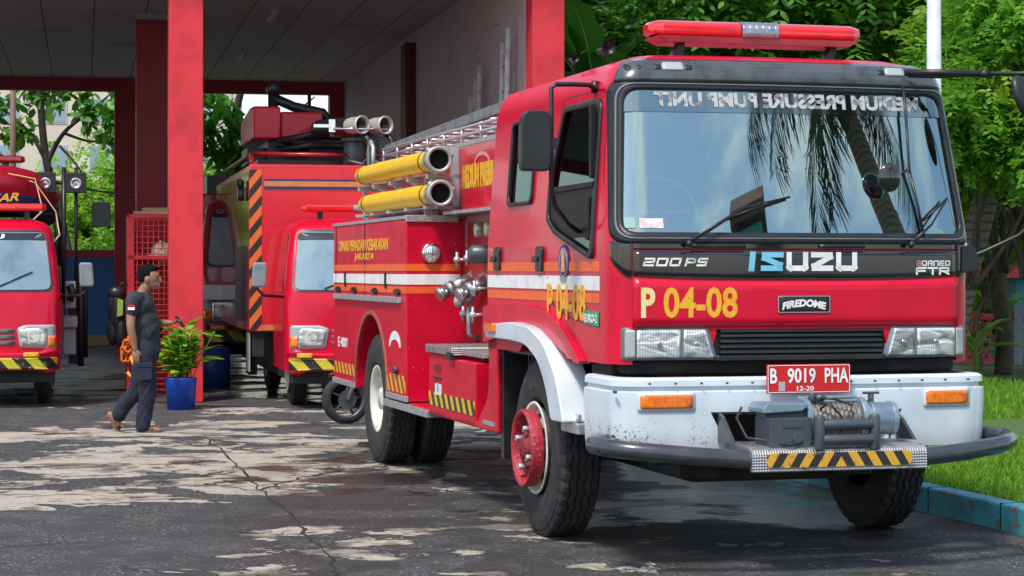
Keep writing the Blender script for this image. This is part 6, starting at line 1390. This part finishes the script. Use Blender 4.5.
# palms
def frond(g, base, th, el, L, droop, nl, ll, r, ribm, leafm, parent, hang=.6):
    S = 14; mid = []; p = Vector(base); d = Vector((math.cos(th)*math.cos(el), math.sin(th)*math.cos(el), math.sin(el)))
    for s_ in range(S+1): mid.append(p.copy()); p = p+d*L/S; d = (d+Vector((0, 0, -droop/S*(.5+1.3*s_/S)))).normalized()
    V = []; P = []; D = []; U = []; LL = []
    for k in range(nl):
        t = .12+.88*k/nl; i = min(int(t*S), S-1); q = mid[i].lerp(mid[i+1], t*S-i); dd = (mid[i+1]-mid[i]).normalized(); side = dd.cross(Vector((0, 0, 1))).normalized()
        for s_ in (-1, 1):
            v = (dd*.55+side*s_*.8+Vector((0, 0, -hang*r.uniform(.6, 1.5)))).normalized(); P.append(q); D.append(v); U.append(side.cross(dd)*1.0+Vector((r.uniform(-.3, .3),)*3)); LL.append(ll*(1-.6*abs(t-.45))*r.uniform(.85, 1.1))
    P, D, U, LL = np.array([list(a) for a in P]), np.array([list(a) for a in D]), np.array([list(a) for a in U]), np.array(LL); U = unit(U-D*np.sum(U*D, 1)[:, None])
    h = MB(); h.tube(mid, [.03*(1-.85*i/S) for i in range(S+1)], 6); f_ = h.build('frond', ribm, parent); leafmesh('leaflets', leafquads(P, D, U, LL, np.full(len(LL), .045), .35), leafm, f_)
def palm(loc, pts, r0, r1, nf, L, label, seed, leafm, ll=.8, group='palms', droop=1.9):
    e = empty('palm_tree', loc, 0, label, 'palm', group); trunk_and_limbs(e, pts, r0, r1, [], palmbark, 16); r = random.Random(seed); top = Vector(pts[-1])
    for k in range(nf): frond(None, top, k*2*math.pi/nf*1.0+r.uniform(-.2, .2), r.uniform(-.1, 1.2), L*r.uniform(.85, 1.1), droop*r.uniform(.8, 1.2), 52, ll, r, M['midrib'], leafm, e)
    g = MB(); g.ell(top, (.28, .28, .4)); g.build('crown_base', bark, e); return e
palm((wx(957, 28), 28, .12), [(-.15, 0, 0), (.0, 0, 1.0), (.28, 0, 2.1), (.58, 0, 3.2), (.95, 0, 4.8), (1.25, 0, 7.6)], .20, .14, 7, 2.6, 'leaning palm with a ringed grey trunk right of the big fire engine', 4, G2)
palm((wx(1050, 31), 31, .12), [(0, 0, 0), (-.1, 0, 2), (-.3, 0, 4), (-.6, 0, 6.6)], .16, .12, 14, 2.9, 'palm with pale hanging fronds at the upper right beside the light pole', 9, leafmat('pale_palm_leaf', (.28, .36, .08), (.42, .46, .16), trans=.5), ll=.9, droop=2.3)
# dark twisted trunk at the right edge
e = empty('twisted_tree', (wx(1003, 30), 30, .14), 0, 'dark twisted trunk forking up in front of the red lattice fence', 'tree', 'trees beyond the yard')
trunk_and_limbs(e, [(0, 0, 0), (.02, 0, .6), (-.06, 0, 1.2), (.0, 0, 1.75), (.28, 0, 2.2), (.5, 0, 2.9), (.55, 0, 4.2)], .13, .07, [([(-.02, 0, 1.5), (-.15, 0, 2.0), (-.05, 0, 2.6), (-.12, 0, 3.3)], .06), ([(.28, 0, 2.2), (.55, 0, 2.25), (.9, 0, 2.7)], .06)])
crown('crown', [((.3, .2, 4.4), (.9, .4, .6))], 2500, .10, G2, e, 41, per=8, w=.5)
# pale light pole
e = empty('light_pole', (wx(934, 24.5), 24.5, .15), 0, 'pale grey metal pole standing among the trees behind the big fire engine', 'pole')
g = MB(); g.lathe([(0, .15), (.02, .15), (.03, .11), (3.15, .10), (3.2, .115), (3.25, .12), (3.28, .085), (8, .075)], ax='Z', n=20); g.build('pole_shaft', mat('pale_pole_paint', (.60, .66, .72), .45, c2=(.5, .55, .6), ns=4), e)
g = MB(); g.lathe([(3.16, .116), (3.27, .116)], ax='Z', n=20); g.build('collar', M['lgrey'], e, solid=.01)
# radio mast behind the light bar
e = empty('lattice_mast', (wx(683, 60), 60, 0), 0, 'thin pale lattice mast rising among the leaves behind the light bar', 'mast')
g = MB(); 
for a, b in ((-.35, -.35), (.35, -.35), (.35, .35), (-.35, .35)): g.tube([(a*1.6, b*1.6, 0), (a, b, 14)], .05, 6)
for k in range(14):
    q = .56-.21*k/14; g.tube([(-q, -q, k), (q, -q, k+1)], .03, 5); g.tube([(q, -q, k), (-q, -q, k+1)], .03, 5)
g.build('mast_lattice', M['white'], e)
# red lattice fence, turquoise kiosk and pale blue fence on the right
e = empty('lattice_fence', (wx(950, 33), 33, .14), R(4), 'low fence of crossed red slats between red rails right of the palm', 'fence')
rf = mat('lattice_red', (.55, .07, .08), .6, c2=(.30, .04, .05)); g = MB(); g.box((-1.5, -.04, .02), (1.05, .04, .10)); g.box((-1.5, -.05, .72), (1.05, .05, .82)); g.build('rail', rf, e)
g = MB()
for k in range(10):
    x = -1.5+k*.26; g.cbox((x+.13, 0, .41), (.045, .02, .76), ry=R(34)); g.cbox((x+.13, .025, .41), (.045, .02, .76), ry=R(-34))
g.build('lattice', rf, e); g = MB(); g.box((1.0, -.08, 0), (1.14, .08, .95)); g.build('post', mat('grey_post', (.25, .28, .32), .7), e)
e = empty('kiosk', (wx(1040, 38), 38, .1), 0, 'turquoise kiosk with a red roof at the right edge behind the fence', 'kiosk')
g = MB(); g.box((-.55, -.5, 0), (2.0, 1.5, 1.4)); g.build('wall', mat('turquoise_wall', (.04, .32, .38), .7), e); g = MB(); g.prism([(-.8, 1.4), (2.2, 1.4), (2.0, 1.62), (-.6, 1.62)], -.8, 1.8, 'Y'); g.build('roof', mat('red_roof', (.55, .06, .06), .6), e)
e = empty('picket_fence', (wx(995, 43), 43, .1), 0, 'pale blue picket fence far behind the palm trunk', 'fence'); g = MB()
for k in range(26): g.box((-2.2+k*.17, -.02, 0), (-2.2+k*.17+.07, .02, 1.25))
g.box((-2.2, .02, .4), (2.2, .05, .5)); g.box((-2.2, .02, 1.0), (2.2, .05, 1.1)); g.build('picket', mat('pale_blue_paint', (.30, .48, .60), .6), e)
tree(985, 32.2, .12, 2.6, .75, G6, .10, 14000, 'sunlit yellow-green shrub between the palm and the twisted trunk', 'shrub', 54, cat='shrub', per=8, nb=9, spread=.25, w=.5, r0=.04)
tree(1042, 32.0, .12, 2.6, .85, G6, .10, 14000, 'sunlit yellow-green shrub at the right edge above the kiosk', 'shrub', 55, cat='shrub', per=8, nb=9, spread=.25, w=.5, r0=.04)
tree(985, 41, .12, 2.8, 2.0, G6, .13, 20000, 'pale green bushy tree low behind the leaning palm', seed=52, per=8, nb=12, spread=.4, w=.5, r0=.04)
tree(1050, 39, .12, 2.8, 2.0, G6, .13, 20000, 'green bushy tree low above the turquoise kiosk', seed=53, per=8, nb=12, spread=.4, w=.5, r0=.04)
tree(985, 36, .12, .85, .6, G3, .10, 5000, 'low rounded bush behind the red lattice fence', 'bush', 51, sq=.4, cat='bush', per=8, nb=7, spread=.2, w=.5, r0=.05)
# ---- behind the hall, on the left
def hedge(px, z, zc, R_, m, seed, lab): return tree(px, z, 0, zc, R_, m, .15, 16000, lab, 'tree', seed, sq=.6, group='bright trees behind the hall', per=8, nb=14, spread=.5, w=.5)
hedge(5, 56, 3.0, 2.3, G6, 61, 'bright yellow-green tree seen through the hall at the left edge'); hedge(62, 58, 3.2, 2.4, G6, 62, 'bright yellow-green tree behind the dark leaning trunk'); hedge(118, 57, 2.9, 2.2, G6, 63, 'bright green tree seen just left of the shaded maroon pillar'); hedge(30, 62, 1.6, 2.4, G5, 64, 'low green tree behind the boat on the left truck')
hedge(100, 54, 1.4, 1.9, G5, 65, 'mid green tree just above the low blue wall')
hedge(215, 56, 3.4, 2.2, G3, 66, 'bright tree seen in the narrow gap right of the near pillar')
# big-leaved tree
e = empty('broad_leaved_tree', (wx(72, 50), 50, 0), 0, 'dark branching tree with big hanging leaves seen through the left bay', 'tree')
trunk_and_limbs(e, [(0, 0, 0), (-.05, 0, 1.6), (-.25, 0, 2.8), (-.6, 0, 4.2), (-.75, 0, 5.6), (-.8, 0, 7)], .13, .07, [([(-.6, 0, 4.2), (-.2, 0, 4.9), (.4, 0, 5.4), (1.0, 0, 5.9)], .07), ([(-.5, 0, 4.0), (-1.0, 0, 4.9), (-1.8, 0, 5.6)], .07), ([(-.3, 0, 4.6), (.2, 0, 4.0), (.35, 0, 3.4), (.9, 0, 3.3)], .035), ([(-.2, 0, 4.9), (.6, 0, 4.7), (1.3, 0, 5.2)], .04)])
crown('crown', [((-1.9, 0, 5.6), (1.0, .6, .9)), ((-.4, 0, 5.8), (1.0, .6, .6)), ((1.1, 0, 5.2), (.9, .6, .8)), ((-2.0, 0, 4.6), (.7, .5, .5))], 1100, .33, G2, e, 71, 'broad', per=6, spread=.5, w=.5)
e = empty('broad_leaved_tree', (wx(232, 48), 48, 0), 0, 'dark tree with big glossy leaves seen through the right bay beside the turret', 'tree')
trunk_and_limbs(e, [(0, 0, 0), (.1, 0, 2.5), (-.1, 0, 4.2), (.4, 0, 6.5)], .17, .07, [([(0, 0, 4), (.9, 0, 4.8), (1.9, 0, 5.6)], .06), ([(0, 0, 4), (-.7, 0, 4.8), (-1.0, 0, 5.8)], .05), ([(.9, 0, 4.8), (1.6, 0, 4.7), (2.5, 0, 5.3)], .035)])
crown('crown', [((-.1, 0, 5.0), (.9, .6, .8)), ((.3, 0, 4.2), (.7, .6, .6))], 500, .38, G4, e, 72, 'broad', per=6, spread=.5, w=.5)
# beige office building with rows of windows
e = empty('office_building', (wx(60, 120), 120, 0), GRZ, 'pale beige office block with rows of square windows far behind the hall', 'building')
g = MB(); g.box((-16, 0, 0), (10, 12, 22)); g.build('wall', mat('beige_tiles', (.62, .55, .44), .7, c2=(.55, .48, .38), ns=.6), e)
wm = mat('office_window', (.22, .30, .38), .15, c2=(.30, .38, .45), ns=.4); fm = mat('office_frame', (.5, .52, .52), .5)
for r_ in range(5):
    for c_ in range(9):
        x, z = -14.6+c_*2.7, 4.6+r_*2.7; g = MB(); g.box((x, -.05, z), (x+1.5, .05, z+1.5)); f_ = g.build('window', fm, e); g = MB(); g.box((x+.08, -.07, z+.08), (x+1.42, -.052, z+1.42)); g.build('pane', wm, f_)
# slender pole left
e = empty('thin_pole', (wx(13, 49), 49, 0), 0, 'thin brown pole standing behind the hall at the left', 'pole'); g = MB(); g.cyl((0, 0, 0), (0, 0, 8), .07, 12); g.build('pole_shaft', mat('brown_pole', (.22, .13, .10), .6), e)
e = empty('thin_pole', (wx(231, 49), 49, 0), 0, 'pair of pale thin poles behind the hall beside the turret', 'pole'); g = MB(); g.cyl((0, 0, 0), (0, 0, 8), .05, 12); g.cyl((.22, 0, 0), (.22, 0, 8), .035, 12); g.build('pole_shaft', M['lgrey'], e)
# ---- what the windscreen mirrors: across the road behind the camera
palm((15.2, 4.4, 0), [(0, 0, 0), (-.5, -.5, 3), (-1.2, -1.3, 6.5), (-1.9, -2.2, 9.2), (-2.5, -2.9, 11.2)], .40, .28, 20, 4.6, 'tall palm across the road, seen only as a reflection in the windscreen', 14, leafmat('palm_leaf_backlit', (.012, .03, .008), (.02, .05, .01), trans=.06), ll=1.3, droop=2.3)  # backlit silhouette put into the near-black leaf colour
e = empty('corner_tower', (24, -20, 0), R(-50), 'turquoise tower with a brown roof across the road, reflected in the windscreen', 'building')
g = MB(); g.box((-1, -1, 0), (1, 1, 19.2)); g.build('wall', mat('turquoise_tower', (.05, .30, .34), .7), e); g = MB(); g.prism([(-1.35, 19.3), (1.35, 19.3), (1.35, 19.7), (.0, 20.7), (-1.35, 19.7)], -1.3, 1.3, 'Y'); g.box((-1.2, -1.2, 18.2), (1.2, 1.2, 18.55)); g.build('roof', mat('brown_roof', (.12, .03, .025), .7), e)
